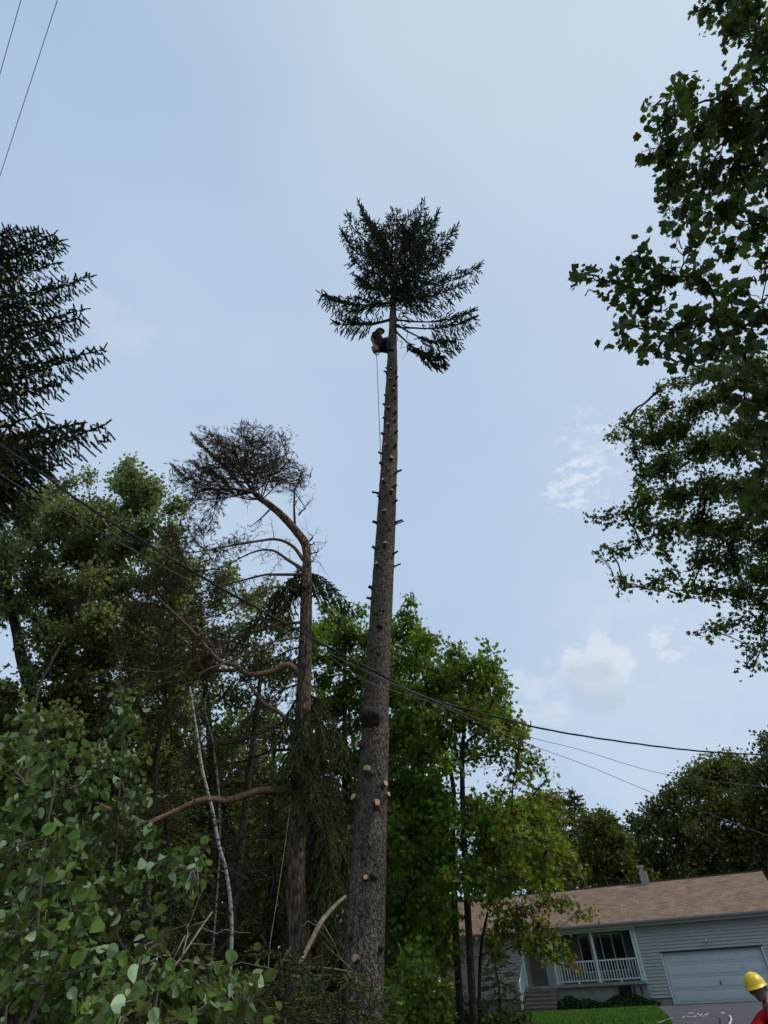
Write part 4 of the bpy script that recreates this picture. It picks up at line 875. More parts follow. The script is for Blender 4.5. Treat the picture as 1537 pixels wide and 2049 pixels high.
sapling('leafy aspen sapling with grey-green leaves before the dark forked aspen trunk', (-2.75, 3.7, 0), [(60, 2040), (75, 1850), (90, 1680), (110, 1540), (70, 1440)],
        [(50, 1420, 30, None, .8), (60, 1460, 36, None, .9), (110, 1510, 50), (40, 1540, 50), (140, 1590, 50), (60, 1620, 60), (20, 1700, 60), (110, 1720, 70), (60, 1800, 70), (150, 1830, 60), (20, 1880, 70), (100, 1900, 70), (170, 1930, 60)], 3.7, 82)
sapling('low bushy aspen sapling with pale leaf undersides before the birch stem', (-1.2, 3.5, 0), [(300, 2070), (310, 1990), (330, 1930), (350, 1900)],
        [(40, 1980, 70), (110, 2010, 70), (190, 2000, 70), (260, 1960, 60), (250, 2040, 60), (330, 1980, 60), (340, 2045, 60), (400, 1960, 50), (420, 2030, 55), (470, 1990, 44), (480, 2045, 40), (300, 1900, 34, None, .7), (530, 2040, 30, None, .7)], 3.5, 83)

# ================================================================ CONIFERS AND DARK WOODS
# tall spruce at the left with cones
def left_spruce():
    Y = 8.0; base = np.array([-13.2, 9.0, -.05]); top = at(-70, 330, 9.5)
    pts = [base, base + (top - base) * .3, base + (top - base) * .65, top]; z1 = top[2]
    root_spruce = None
    R = np.random.default_rng(91); root = thing('spruce_tree', 'tall dark full spruce hung with yellowish cones', 'tree', tuple(base))
    tp = smooth_path(np.column_stack([np.array(pts), [.32, .26, .16, .03]]), 40); mb = MB(); bark_tube(mb, tp[:, :3], tp[:, 3], 14, .02, 4.4); mb.build('trunk', M['bark_dark'], root, True)
    wood = MB(); need = MB(); paths = []
    tips = [(28, 455, 0), (48, 462, .6), (78, 462, -.4), (96, 468, .3), (118, 470, 0), (140, 480, -.3), (152, 508, .3), (184, 540, 0), (150, 560, .7), (138, 588, -.5), (180, 618, .2), (176, 662, -.2), (184, 692, .1), (168, 730, -.4), (142, 770, .4), (150, 835, 0), (205, 848, -.2), (180, 850, .6), (160, 895, -.2), (130, 915, .4), (110, 905, -.6), (100, 935, .3), (60, 970, .0), (30, 990, -.3), (70, 520, .8), (100, 600, .9), (90, 680, -.9), (110, 740, .8), (60, 800, -.8), (90, 860, .9), (40, 900, -.7), (30, 560, -.8), (20, 640, -1), (40, 720, -1.0), (10, 500, .5), (120, 640, .2), (120, 530, .3), (80, 770, .3), (60, 620, -.3), (130, 690, -.6), (20, 780, .5), (10, 850, .3), (110, 810, -.3), (20, 960, .2), (45, 945, -.4), (75, 925, .3), (5, 930, -.6), (15, 1000, .4), (50, 880, .1), (-20, 980, 0), (90, 890, -.2)]
    for (px, py, dy) in tips:
        e = at(px - 16, py + 4, Y + dy); zc = e[2] + R.uniform(-.4, 1.2) + .5; j = int(np.argmin(abs(tp[:, 2] - min(zc, z1 - .5)))); p0 = tp[j, :3]
        pt = spruce_branch(wood, need, p0, e, R, sag=-.07, upturn=.10, dens=1.3, hang=.95, shoot=.20, T=SHOOT, wid=.15, r0=.04, bare=.12); paths.append(pt)
    for k in range(46):
        row = R.uniform(470, 990); e = at(R.uniform(-160, 60), row, Y + R.uniform(-2.0, 2.0)); zc = e[2] + R.uniform(.2, 1.5); j = int(np.argmin(abs(tp[:, 2] - min(zc, z1 - .3)))); p0 = tp[j, :3]
        paths.append(spruce_branch(wood, need, p0, e, R, sag=-.07, upturn=.1, dens=1.0, hang=.5, shoot=.20, T=SHOOT, wid=.26, r0=.04))
    cr = need.build('crown', M['needle_spruce'], root, False, 'stuff'); wood.build('branches', M['twig'], cr, False, 'stuff')
    cm = MB(); cm.tube([(0, 0, 0), (0, 0, -.03), (.005, 0, -.09), (.012, 0, -.14)], [.008, .02, .021, .006], 7); me = mesh_from('cone', cm.v, cm.f, cm.m, True); me.materials.append(M['cone'])
    for (px, py) in [(64, 542), (8, 552), (38, 560), (75, 555), (57, 567), (76, 590), (2, 640), (40, 660), (22, 700), (36, 725), (95, 740), (47, 780), (8, 845), (33, 856), (10, 870), (46, 880), (60, 610), (110, 640)]:
        o = link('cone', me, root); o.location = at(px, py, Y - 1.0); o.rotation_euler = (R.uniform(-.3, .3), R.uniform(-.3, .3), R.uniform(0, 6)); o.scale = (1.1, 1.1, 1.3)
    rebase(root)
left_spruce()

# spruce close behind the pine, with long hanging boughs
def hanging_spruce():
    Y = 14.9; R = np.random.default_rng(92); P = [at(640, 2060, Y), at(628, 1700, Y), at(616, 1400, Y), at(610, 1200, Y), at(606, 1130, Y)]; P[0][2] = ground_z(Y) - .05
    root = thing('spruce_tree', 'spruce with long hanging boughs growing close behind the crooked pine', 'tree', tuple(P[0]))
    tp = smooth_path(np.column_stack([np.array(P), [.2, .15, .10, .05, .02]]), 40); mb = MB(); bark_tube(mb, tp[:, :3], tp[:, 3], 10, .012, 2.2); mb.build('trunk', M['bark_dark'], root, True)
    wood = MB(); need = MB()
    def br(row, px, py, dy, **k):
        j = int(np.argmin([abs((1024.5 - FOC * ((q - EYE) @ UP) / ((q - EYE) @ FWD)) - row) for q in tp[:, :3]]))
        spruce_branch(wood, need, tp[j, :3], at(px, py, Y + dy), R, **{**dict(sag=.12, upturn=0, dens=1.2, hang=1.5, shoot=.17, T=SHOOT, wid=.34, r0=.03, bare=.08), **k})
    br(1150, 708, 1216, -1.2); br(1150, 668, 1180, .6); br(1155, 545, 1200, -1.0); br(1160, 500, 1245, -.8); br(1165, 480, 1290, .5); br(1170, 560, 1230, -1.6); br(1150, 640, 1175, -1.5); br(1140, 590, 1160, -1.2)
    for (row, px, py, dy) in [(1390, 560, 1470, -1.6), (1400, 690, 1480, -1.2), (1410, 540, 1500, -.8), (1420, 650, 1500, -1.8), (1430, 590, 1530, -2.0), (1440, 720, 1560, -.6), (1450, 560, 1580, -1.6), (1480, 680, 1600, -1.6), (1500, 540, 1620, .4), (1500, 620, 1620, -2.2), (1540, 700, 1680, -1), (1560, 660, 1700, -1.9), (1600, 720, 1760, -.4), (1600, 540, 1700, .8), (1650, 680, 1800, -1.4), (1700, 730, 1860, -1.0), (1700, 640, 1860, -1.2), (1760, 690, 1900, -1.6), (1800, 560, 1900, -.6), (1420, 610, 1480, -1.9), (1460, 640, 1580, -1.9)]:
        br(row, px, py, dy, dens=1.0)
    for (row, px, py, dy) in [(1260, 500, 1330, .6), (1290, 470, 1390, .8), (1320, 520, 1420, .6), (1360, 480, 1460, .7), (1300, 560, 1400, 1.0)]:
        br(row, px, py, dy, dens=.5, hang=1.0, T=SHOOT_LIGHT)
    cr = need.build('crown', M['needle_shade'], root, False, 'stuff'); wood.build('branches', M['twig'], cr, False, 'stuff'); rebase(root)
hanging_spruce()

for i, (px, top, Y, lab, L_, sd) in enumerate([
        (335, 1500, 17.5, 'dark young spruce behind the birch stem', 2.3, 101), (545, 1560, 19.0, 'dark spruce filling the gap between the birch and the pine', 2.4, 102),
        (690, 1580, 18.0, 'dark drooping spruce between the pine and the stripped spruce', 2.2, 103), (185, 1480, 21.0, 'dark spruce in the woods behind the aspen saplings', 2.8, 104),
        (40, 1400, 17.0, 'brownish dark spruce standing deep behind the leafy saplings', 2.4, 105), (430, 1600, 22.0, 'shaded spruce deep in the woods behind the leaning dark trunk', 2.6, 106), (790, 1560, 24.0, 'shaded spruce deep behind the stripped trunk and the maples', 2.6, 107)]):
    P = path([(px, 2060), (px, 1800), (px, (top + 1800) / 2), (px, top)], Y); h = P[-1][2]
    spruce_tree('spruce_tree', lab, P, [.16, .12, .08, .02], lambda u, L_=L_: L_ * (1 - u) ** .8 + .25, ground_z(Y) + .6, h, 62, sd, group='dark spruces in the woods', shoot=.28, dens=.62, hang=.8, slope=-.35)
# small spruce boughs at the very foot
for (px, top, Y, lab, sd) in [(560, 1905, 9.3, 'small spruce at the foot of the pine', 111), (690, 1955, 9.0, 'small spruce at the foot of the stripped trunk', 112), (470, 1940, 10.5, 'small spruce beside the foot of the birch', 113)]:
    P = path([(px, 2100), (px, 2000), (px, (top + 2000) / 2), (px, top)], Y)
    spruce_tree('spruce_sapling', lab, P, [.05, .04, .03, .01], lambda u: 1.3 * (1 - u) ** .7 + .2, .2, P[-1][2], 34, sd, shoot=.13, dens=.8, hang=.5, slope=-.15, T=SHOOT, r0=.02)

def bare_trunk(name, label, lst, ws, Y, bark, twigs=0, seed=1, bl=None):
    P = path(lst, Y); R = np.random.default_rng(seed); root = thing(name, label, 'tree', tuple(P[0])); tp = smooth_path(np.column_stack([np.array(P), wr(P, ws)]), 40)
    mb = MB(); bark_tube(mb, tp[:, :3], tp[:, 3], 10, .008, seed); mb.build('trunk', M[bark], root, True)
    tw = MB()
    for k in range(twigs):
        p0 = tp[R.integers(6, 39), :3]; a = R.uniform(0, 6.28); e = p0 + R.uniform(.5, 1.7) * np.array([math.cos(a), math.sin(a), R.uniform(-.5, .35)])
        c = curve(p0, e, R.uniform(-.1, .1), 7, R, .12); tw.tube(c, np.linspace(.014, .004, 7), 4, cap=False)
        for q in (3, 4, 5): tw.tube(curve(c[q], c[q] + R.normal(size=3) * .3 + (e - p0) * .2, -.05, 4, R, .1), np.linspace(.006, .002, 4), 3, cap=False)
    if twigs: tw.build('dead_twigs', M['bark_dark'], root, False, 'stuff')
    rebase(root); return root
bare_trunk('dead_spruce', 'leaning bare dark trunk with dead twigs left of the pine', [(450, 2060), (455, 1900), (475, 1750), (490, 1620), (505, 1500), (518, 1390), (525, 1300)], [24, 22, 18, 15, 12, 9, 3], 15.6, 'bark_dark', 70, 121)
bare_trunk('birch_tree', 'slim white birch stem bending up beside the leaning dark trunk', [(463, 2060), (461, 1950), (463, 1830), (452, 1740), (438, 1690), (425, 1620), (405, 1540), (393, 1460), (380, 1375)], [7.5, 7, 7, 6.5, 6, 6, 5.5, 5, 3.5], 12.6, 'bark_birch', 10, 122)
bare_trunk('birch_tree', 'thin pale stem leaning across the aspens', [(40, 2060), (55, 1600), (72, 1400), (100, 1330), (130, 1275)], [6, 6, 6, 5, 3], 15.5, 'bark_grey', 8, 123)
bare_trunk('birch_tree', 'short forked pale birch top under the thick orange pine limb', [(418, 2060), (440, 1700), (428, 1500), (410, 1410), (438, 1345)], [4, 4, 4, 4, 3], 14.8, 'bark_birch', 6, 124)
bare_trunk('dead_spruce', 'upright bare dark stem behind the saplings', [(290, 2060), (300, 1700), (315, 1500), (335, 1400)], [16, 14, 11, 6], 16, 'bark_dark', 40, 125)

# sticks leaning at the foot
def stick(label, lst, ws, Y0, Y1, mt, sub=0, seed=1):
    R = np.random.default_rng(seed); n = len(lst); P = [at(x, y, Y0 + (Y1 - Y0) * i / (n - 1)) for i, (x, y) in enumerate(lst)]; tp = smooth_path(np.column_stack([np.array(P), wr(P, ws)]), 24)
    mb = MB(); bark_tube(mb, tp[:, :3], tp[:, 3], 7, .004, seed)
    for k in range(sub):
        q = tp[R.integers(4, 23), :3]; mb.tube(curve(q, q + R.normal(size=3) * .35, 0, 5, R, .1), np.linspace(.008, .003, 5), 4)
    o = mb.build('fallen_branch', M[mt], None, True); tag(o, label, 'branch')
stick('broken pale branch leaning between the pine and the stripped trunk', [(590, 1945), (612, 1905), (641, 1848), (668, 1815), (692, 1793)], [8, 9, 10, 8, 5], 9.6, 10.6, 'dead_wood', 5, 1)
stick('thin grey branch lying across the foot of the stripped trunk', [(610, 1935), (660, 1938), (700, 1945), (730, 1955)], [3, 3.5, 3, 2], 9.9, 10.2, 'dead_wood', 6, 2)
stick('thin bare branch poking up beside the birch foot', [(330, 1960), (370, 1905), (400, 1860), (424, 1825)], [3, 4, 4, 3], 8.5, 9.5, 'dead_wood', 4, 3)
stick('grey twig arching above the low sapling', [(300, 1925), (330, 1912), (365, 1935)], [3, 3, 2], 6, 6.2, 'dead_wood', 3, 4)

# far woods: one dense mass behind everything on the left
def far_woods():
    R = np.random.default_rng(131); mb = MB(); n = 52000; x = R.uniform(-60, 2.2, n); y = R.uniform(30, 44, n)
    top = 10.5 + 2.0 * np.sin(x * .5) + 1.5 * np.sin(x * 1.3 + y) + np.where(x < -12, 3, 0) - np.clip((x + 2) * .5, 0, 4); z = top * R.random(n) ** .75
    P = np.column_stack([x, y, z + .6]); stamp(mb, LEAF_SMALL, P, R.normal(size=(n, 3)), R.normal(size=(n, 3)) + [0, 0, .6], R.uniform(.35, .75, n))
    o = mb.build('distant_woods', M['leaf_far'], None, False, 'stuff'); tag(o, 'dense dark woods far behind the trunks', 'woods')
far_woods()
# trees behind the house
def far_tree(label, base_px, Y, bl, mt, size, seed, T=LEAF_SMALL, cov=4.0, name='tree', mt2=None):
    P = path([(base_px, 2000), (base_px, 1850), (base_px, min(b[1] for b in bl) + 40)], Y)
    broad_tree(name, label, P, [.3, .25, .1], px_blobs(bl, Y, 2.0, seed), mt, size, T, cov, seed, group='trees behind the house', limb_k=.9, sides=8, leaf_mat2=mt2, share2=.4 if mt2 else 0)
far_tree('green leafy tree behind the left end of the roof', 1060, 50, [(1040, 1640, 36), (1075, 1605, 30), (1100, 1630, 36), (1060, 1680, 40), (1110, 1690, 40), (1030, 1730, 40), (1080, 1740, 40), (1130, 1740, 36), (1000, 1700, 40), (1010, 1640, 36), (980, 1680, 36), (1110, 1600, 22), (960, 1740, 40), (1000, 1780, 40)], 'leaf_far', .32, 141, name='broadleaf_tree', mt2='leaf_autumn')
far_tree('soft grey green tree behind the middle of the roof', 1200, 56, [(1190, 1660, 36), (1220, 1690, 40), (1170, 1700, 40), (1240, 1730, 40), (1280, 1765, 36), (1190, 1740, 45), (1150, 1740, 36), (1215, 1640, 22), (1170, 1650, 26), (1235, 1680, 26), (1250, 1760, 36)], 'leaf_far', .28, 142, name='broadleaf_tree')
far_tree('dark rounded tree behind the chimney', 1330, 60, [(1290, 1660, 36), (1320, 1630, 34), (1350, 1600, 34), (1300, 1710, 45), (1350, 1660, 50), (1400, 1640, 45), (1360, 1720, 50), (1410, 1700, 50), (1385, 1580, 36), (1335, 1590, 18), (1275, 1690, 26), (1270, 1640, 16), (1270, 1740, 40), (1420, 1750, 45), (1310, 1765, 45), (1360, 1770, 45), (1400, 1770, 40), (1300, 1740, 45)], 'leaf_far_dark', .34, 143, name='broadleaf_tree')
far_tree('broad green tree topping the woods right of the chimney', 1430, 64, [(1400, 1550, 30), (1430, 1535, 32), (1460, 1525, 30), (1420, 1580, 44), (1470, 1570, 44), (1440, 1620, 45), (1490, 1620, 45), (1450, 1680, 50), (1375, 1570, 24), (1500, 1690, 45), (1450, 1740, 50), (1500, 1750, 50)], 'leaf_far', .34, 144, name='broadleaf_tree')
far_tree('tall dark pine behind the right end of the roof', 1540, 58, [(1500, 1545, 34), (1530, 1500, 22), (1525, 1478, 12), (1555, 1490, 26), (1540, 1550, 40), (1520, 1600, 45), (1570, 1600, 50), (1530, 1660, 50), (1530, 1720, 50), (1590, 1680, 60), (1560, 1540, 40)], 'leaf_far_dark', .36, 145, name='pine_tree')
for (px, top, Y, lab, sd) in [(1150, 1588, 66, 'spiky spruce top left of the soft grey green tree', 151), (1128, 1598, 68, 'narrow spruce poking up behind the leafy tree', 152), (1205, 1625, 66, 'thin topped spruce behind the soft grey green tree', 153), (1090, 1590, 70, 'narrow spruce behind the maple crown', 154), (1240, 1650, 70, 'small spruce left of the chimney', 155)]:
    P = path([(px, 2000), (px, 1850), (px, 1720), (px, top)], Y)
    spruce_tree('spruce_tree', lab, P, [.25, .2, .12, .02], lambda u: 3.6 * (1 - u) ** .9 + .3, 2, P[-1][2], 60, sd, group='spruces behind the house', shoot=.75, dens=.35, hang=.3, slope=-.1, r0=.05)

# ================================================================ WIRES
def wires():
    A = at(0, 890, 5.0); B = at(1537, 1510, 14.5); pd = B - A; pn = np.array([-pd[1], pd[0], 0]); pn = pn / np.linalg.norm(pn)
    def on(px, py, off=0):
        d = ray(px, py); t = ((A + pn * off - EYE) @ pn) / (d @ pn); return EYE + d * t
    def cable(name, label, lst, r, off, mt, twist=0, ext=6):
        pts = smooth_path([on(x, y, off) for x, y in lst], 220); d0 = nrm(pts[0] - pts[1]); d1 = nrm(pts[-1] - pts[-2])
        pts = np.vstack([pts[0] + d0 * (ext + .01), pts, pts[-1] + d1 * 6])
        mb = MB()
        if twist:
            s_ = np.concatenate([[0], np.cumsum(np.linalg.norm(np.diff(pts, axis=0), axis=1))]); t = nrm(np.gradient(pts, axis=0)); sd = nrm(np.cross(t, [0, 0, 1.0])); up = np.cross(sd, t)
            for k in range(twist):
                a = s_ * 2.6 + k * 2 * math.pi / twist; mb.tube(pts + (np.cos(a)[:, None] * sd + np.sin(a)[:, None] * up) * r * 1.1, r, 5)
        else: mb.tube(pts, r, 5)
        o = mb.build(name, M[mt], None, True); tag(o, label, 'cable')
    cable('power_cable', 'thick twisted black cable crossing before the stripped trunk', [(0, 890), (80, 945), (200, 1030), (400, 1152), (600, 1264), (740, 1338), (850, 1394), (1000, 1436), (1100, 1461), (1250, 1485), (1400, 1503), (1537, 1511)], .0085, 0, 'cable', 3)
    cable('power_cable', 'thin wire hanging just below the twisted cable', [(0, 948), (60, 985), (330, 1135), (650, 1303), (830, 1386), (1040, 1468), (1160, 1500), (1340, 1551), (1537, 1575)], .0045, -.05, 'wire_dull')
    cable('power_cable', 'lowest thin wire dipping towards the trees behind the house', [(640, 1299), (690, 1335), (750, 1370), (880, 1412), (1040, 1482), (1180, 1534), (1310, 1588), (1450, 1640)], .0045, -.02, 'wire_dull', 0, 0)
    for z, a, b, lab in ((8.6, (0, 148), (42, 0), 'single overhead wire crossing the upper sky beyond a second wire'), (8.6, (0, 352), (115, 0), 'longer overhead wire sloping across the upper sky above the tall spruce')):
        p, q = [EYE + ray(*c) * ((z - EYE[2]) / ray(*c)[2]) for c in (a, b)]; d = nrm(q - p); mb = MB(); n = 24
        t = np.linspace(-16, 14, n)[:, None]; mb.tube(p + d * t + np.array([0, 0, 1.0]) * ((t / 14) ** 2 * .12), .0034, 5); o = mb.build('overhead_wire', M['wire_grey'], None, True); tag(o, lab, 'wire')
wires()

# ================================================================ PEOPLE
def skin_mesh(joints, edges, root_i, sub=2):
    me = bpy.data.meshes.new('tmp'); me.from_pydata([j[:3] for j in joints], edges, []); o = bpy.data.objects.new('tmp', me); COL.objects.link(o)
    md = o.modifiers.new('Skin', 'SKIN'); md.use_smooth_shade = True
    for i, j in enumerate(joints):
        sv = me.skin_vertices[0].data[i]; r = j[3]; sv.radius = r if isinstance(r, tuple) else (r, r); sv.use_root = (i == root_i)
    ss = o.modifiers.new('Sub', 'SUBSURF'); ss.levels = sub; ss.render_levels = sub
    dg = bpy.context.evaluated_depsgraph_get(); ev = o.evaluated_get(dg); m2 = bpy.data.meshes.new_from_object(ev)
    v = np.empty(len(m2.vertices) * 3); m2.vertices.foreach_get('co', v); f = [tuple(p.vertices) for p in m2.polygons]
    bpy.data.objects.remove(o); bpy.data.meshes.remove(m2); return v.reshape(-1, 3), f
def add_skin(mb, joints, edges, root_i=0, sub=2, mi=0):
    v, f = skin_mesh(joints, edges, root_i, sub); base = mb.n; mb.v.append(v); mb.n += len(v)
    for k in (3, 4):
        ff = [x for x in f if len(x) == k]
        if ff: mb.f.append(np.array(ff) + base); mb.m.append(mi)
def add_head(mb, c, fwd, up, s=1.0):
    """a head: skull, tapering jaw, brow, nose, lips, chin and ears"""
    fwd = nrm(np.array(fwd, float)); up = np.array(up, float); up = nrm(up - fwd * (up @ fwd)); sd = np.cross(fwd, up); n, k = 22, 28; V = []
    for i in range(n + 1):
        th = math.pi * i / n; z = math.cos(th)
        for j in range(k):
            a = 2 * math.pi * j / k; x = math.sin(th) * math.cos(a); y = math.sin(th) * math.sin(a)      # x forward, y side
            w = 1.0 - .16 * max(-z, 0) ** 1.5; sq = (abs(z) < 1) and (1 - z * z) ** -.14 if z < -.2 else 1.0; w = min(w * sq, 1.06); X = x * .098 * min(sq, 1.25) + (.012 if x > 0 else 0) * max(-z, 0); Yy = y * .077 * w; Z = z * .118
            f = max(x, 0) ** 3
            X += .026 * math.exp(-((y / .17) ** 2 + ((z + .12) / .17) ** 2)) * f; X += .010 * math.exp(-((y / .3) ** 2 + ((z + .48) / .10) ** 2)) * f + .012 * math.exp(-((y / .3) ** 2 + ((z + .86) / .16) ** 2)) * max(x + .3, 0)
            X -= .014 * (math.exp(-(((y - .36) / .16) ** 2 + ((z - .06) / .12) ** 2)) + math.exp(-(((y + .36) / .16) ** 2 + ((z - .06) / .12) ** 2))) * f; X += .007 * math.exp(-((z - .25) / .1) ** 2) * f
            V.append(c + s * (fwd * X + sd * Yy + up * Z))
    F = [(i * k + j, i * k + (j + 1) % k, (i + 1) * k + (j + 1) % k, (i + 1) * k + j) for i in range(n) for j in range(k)]
    mb.add(V, F)
    for e in (-1, 1):                    # ears
        q = c + s * (sd * e * .078 - fwd * .008 - up * .008); mb.tube([q - up * .032 * s, q - up * .015 * s + sd * e * .012 * s, q + up * .012 * s + sd * e * .016 * s, q + up * .032 * s + sd * e * .008 * s], np.array([.006, .012, .015, .006]) * s, 7)
    return fwd, up, sd
def hand(mb, wrist, d, palm_n, s=1.0, curl=.35):
    """palm with four unequal bent fingers and a thumb off its side"""
    d = nrm(np.array(d, float)); pn = np.array(palm_n, float); pn = nrm(pn - d * (pn @ d)); sd = np.cross(d, pn); w = np.asarray(wrist, float)
    V = []; prof = [(0, .026, .018), (.03, .034, .017), (.06, .041, .015), (.088, .040, .012)]
    for (t, a, b) in prof:
        for k in range(10):
            an = 2 * math.pi * k / 10; V.append(w + s * (d * t + sd * a * math.cos(an) + pn * b * math.sin(an)))
    F = [(i * 10 + j, i * 10 + (j + 1) % 10, (i + 1) * 10 + (j + 1) % 10, (i + 1) * 10 + j) for i in range(3) for j in range(10)]; b0 = mb.n; mb.add(V, F); mb.f.append(np.arange(10)[None] + b0 + 30); mb.m.append(0)
    for (off, L_, r) in ((-.030, .070, .0085), (-.010, .080, .009), (.010, .076, .0088), (.029, .060, .0078)):
        p = w + s * (d * .080 + sd * off); pts = [p]; a = curl * .5
        for q in (.45, .32, .23):
            p = p + s * L_ * q * (d * math.cos(a) + pn * math.sin(a) + sd * off * 1.2); pts.append(p); a += curl
        mb.tube(smooth_path(pts, 9), np.linspace(r, r * .72, 9) * s, 7)
    p = w + s * (d * .025 - sd * .030); mb.tube(smooth_path([p, p + s * (d * .025 - sd * .024 + pn * .008), p + s * (d * .052 - sd * .034 + pn * .016), p + s * (d * .072 - sd * .036 + pn * .024)], 9), np.linspace(.0125, .0085, 9) * s, 7)
def hard_hat(name, parent, c, fwd, up, sd, mt, s=1.0, brim=.018, peak=.05):
    mb = MB(); n, k = 12, 32; V = []
    for i in range(n + 1):
        th = (math.pi / 2) * i / n
        for j in range(k):
            a = 2 * math.pi * j / k; x, y, z = math.sin(th) * math.cos(a), math.sin(th) * math.sin(a), math.cos(th)
            rdg = 1 + .03 * math.exp(-(y / .12) ** 2) * (z > .15); V.append(c + s * (fwd * x * .134 + sd * y * .112 + up * (z * .128 * rdg)))
    for t in (0, 1):
        for j in range(k):
            a = 2 * math.pi * j / k; ex = brim + peak * max(math.cos(a), 0) ** 3; V.append(c + s * (fwd * math.cos(a) * (.134 + ex) + sd * math.sin(a) * (.112 + ex * .7) + up * (-.006 - .012 * max(math.cos(a), 0) - .006 * t)))
    for j in range(k):
        a = 2 * math.pi * j / k; V.append(c + s * (fwd * math.cos(a) * .126 + sd * math.sin(a) * .104 - up * .008))
    mb.add(V, [(i * k + j, (i + 1) * k + j, (i + 1) * k + (j + 1) % k, i * k + (j + 1) % k) for i in range(n + 3) for j in range(k)])
    return mb.build(name, M[mt], parent, True)
def eyes(parent, c, fwd, up, sd, s=1.0):
    for e in (-1, 1):
        q = c + s * (fwd * .078 + sd * e * .030 + up * .008); mb = MB(); mb.tube([q - fwd * .012 * s, q - fwd * .004 * s, q + fwd * .004 * s, q + fwd * .009 * s], np.array([.006, .012, .0105, .004]) * s, 8); mb.build('eye', M['eye'], parent, True)

def worker():
    Hc = at(1516, 1979, 9.2); base = np.array([Hc[0] + .12, 9.2, 0.0]); root = thing('person', 'person in a red shirt and yellow hard hat standing by the driveway', 'person', tuple(base))
    f = nrm(np.array([-.55, -.83, 0])); up = np.array([0, 0, 1.0]); sd = np.cross(f, up)                 # sd: his right hand side
    k = Hc[2] / 1.60
    def J(a, b, z, r): p = base + (f * a + sd * b) * 1.0 + up * z * k; return (p[0], p[1], p[2], r)
    neck = Hc - up * .12 * k - f * .02
    joints = [J(0, 0, .96, (.15, .11)), J(.0, 0, 1.12, (.135, .10)), J(.01, 0, 1.28, (.16, .115)), J(0, 0, 1.37, (.085, .07)), tuple(neck) + (.058,),
              J(0, .165, 1.335, .052), tuple(at(1496, 2092, 9.05)) + (.046,), tuple(at(1452, 2066, 8.85)) + (.034,), J(0, -.165, 1.335, .052), J(.0, -.26, 1.11, .048), J(.12, -.25, .90, .036),
              J(0, .10, .90, .095), J(.03, .11, .50, .068), J(0, .12, .09, .045), J(.16, .13, .05, .042), J(0, -.10, .90, .095), J(.03, -.11, .50, .068), J(0, -.12, .09, .045), J(.16, -.13, .05, .042)]
    ed = [(0, 1), (1, 2), (2, 3), (3, 4), (3, 5), (5, 6), (6, 7), (3, 8), (8, 9), (9, 10), (0, 11), (11, 12), (12, 13), (13, 14), (0, 15), (15, 16), (16, 17), (17, 18)]
    mb = MB(); add_skin(mb, joints, ed)
    hu = nrm(up + np.array([-.20, 0, .0])); F, U_, S = add_head(mb, Hc, nrm(f + np.array([0, 0, -.05])), hu, 1.02)
    w1 = np.array(joints[7][:3]); hand(mb, w1, nrm(at(1438, 2040, 8.8) - w1), -sd, 1.0, .2); w2 = np.array(joints[10][:3]); hand(mb, w2, -up + f * .3, -sd * -1, 1.0, .4)
    mb.build('body', M['skin'], root, True)
    def grow(idx, extra): return [tuple(joints[i][:3]) + ((joints[i][3][0] + extra, joints[i][3][1] + extra) if isinstance(joints[i][3], tuple) else joints[i][3] + extra,) for i in idx]
    half = lambda a, b, t, r: tuple(np.array(joints[a][:3]) * (1 - t) + np.array(joints[b][:3]) * t) + (r,)
    sh = MB(); js = grow([0, 1, 2, 3], .018) + [half(3, 4, .45, .075)] + grow([5], .016) + [half(5, 6, .75, .072)] + grow([8], .016) + [half(8, 9, .75, .072)]
    add_skin(sh, js, [(0, 1), (1, 2), (2, 3), (3, 4), (3, 5), (5, 6), (3, 7), (7, 8)]); sh.build('shirt', M['red_cloth'], root, True)
    tr = MB(); jt = [tuple(base + up * .97 * k) + ((.17, .13),)] + grow([11, 12, 13], .014) + grow([15, 16, 17], .014); add_skin(tr, jt, [(0, 1), (1, 2), (2, 3), (0, 4), (4, 5), (5, 6)]); tr.build('trousers', M['jeans'], root, True)
    for a in (13, 17):
        bt = MB(); p = np.array(joints[a][:3]); q = np.array(joints[a + 1][:3]); p[2] = .06; q[2] = .045; bt.tube([p - f * .06, p, q, q + f * .06], [.05, .062, .055, .03], 10); bt.build('boot', M['boot'], root, True)
    hard_hat('helmet', root, Hc + U_ * .030, F, U_, S, 'yellow_plastic', 1.06); eyes(root, Hc, F, U_, S, 1.02); rebase(root)
worker()

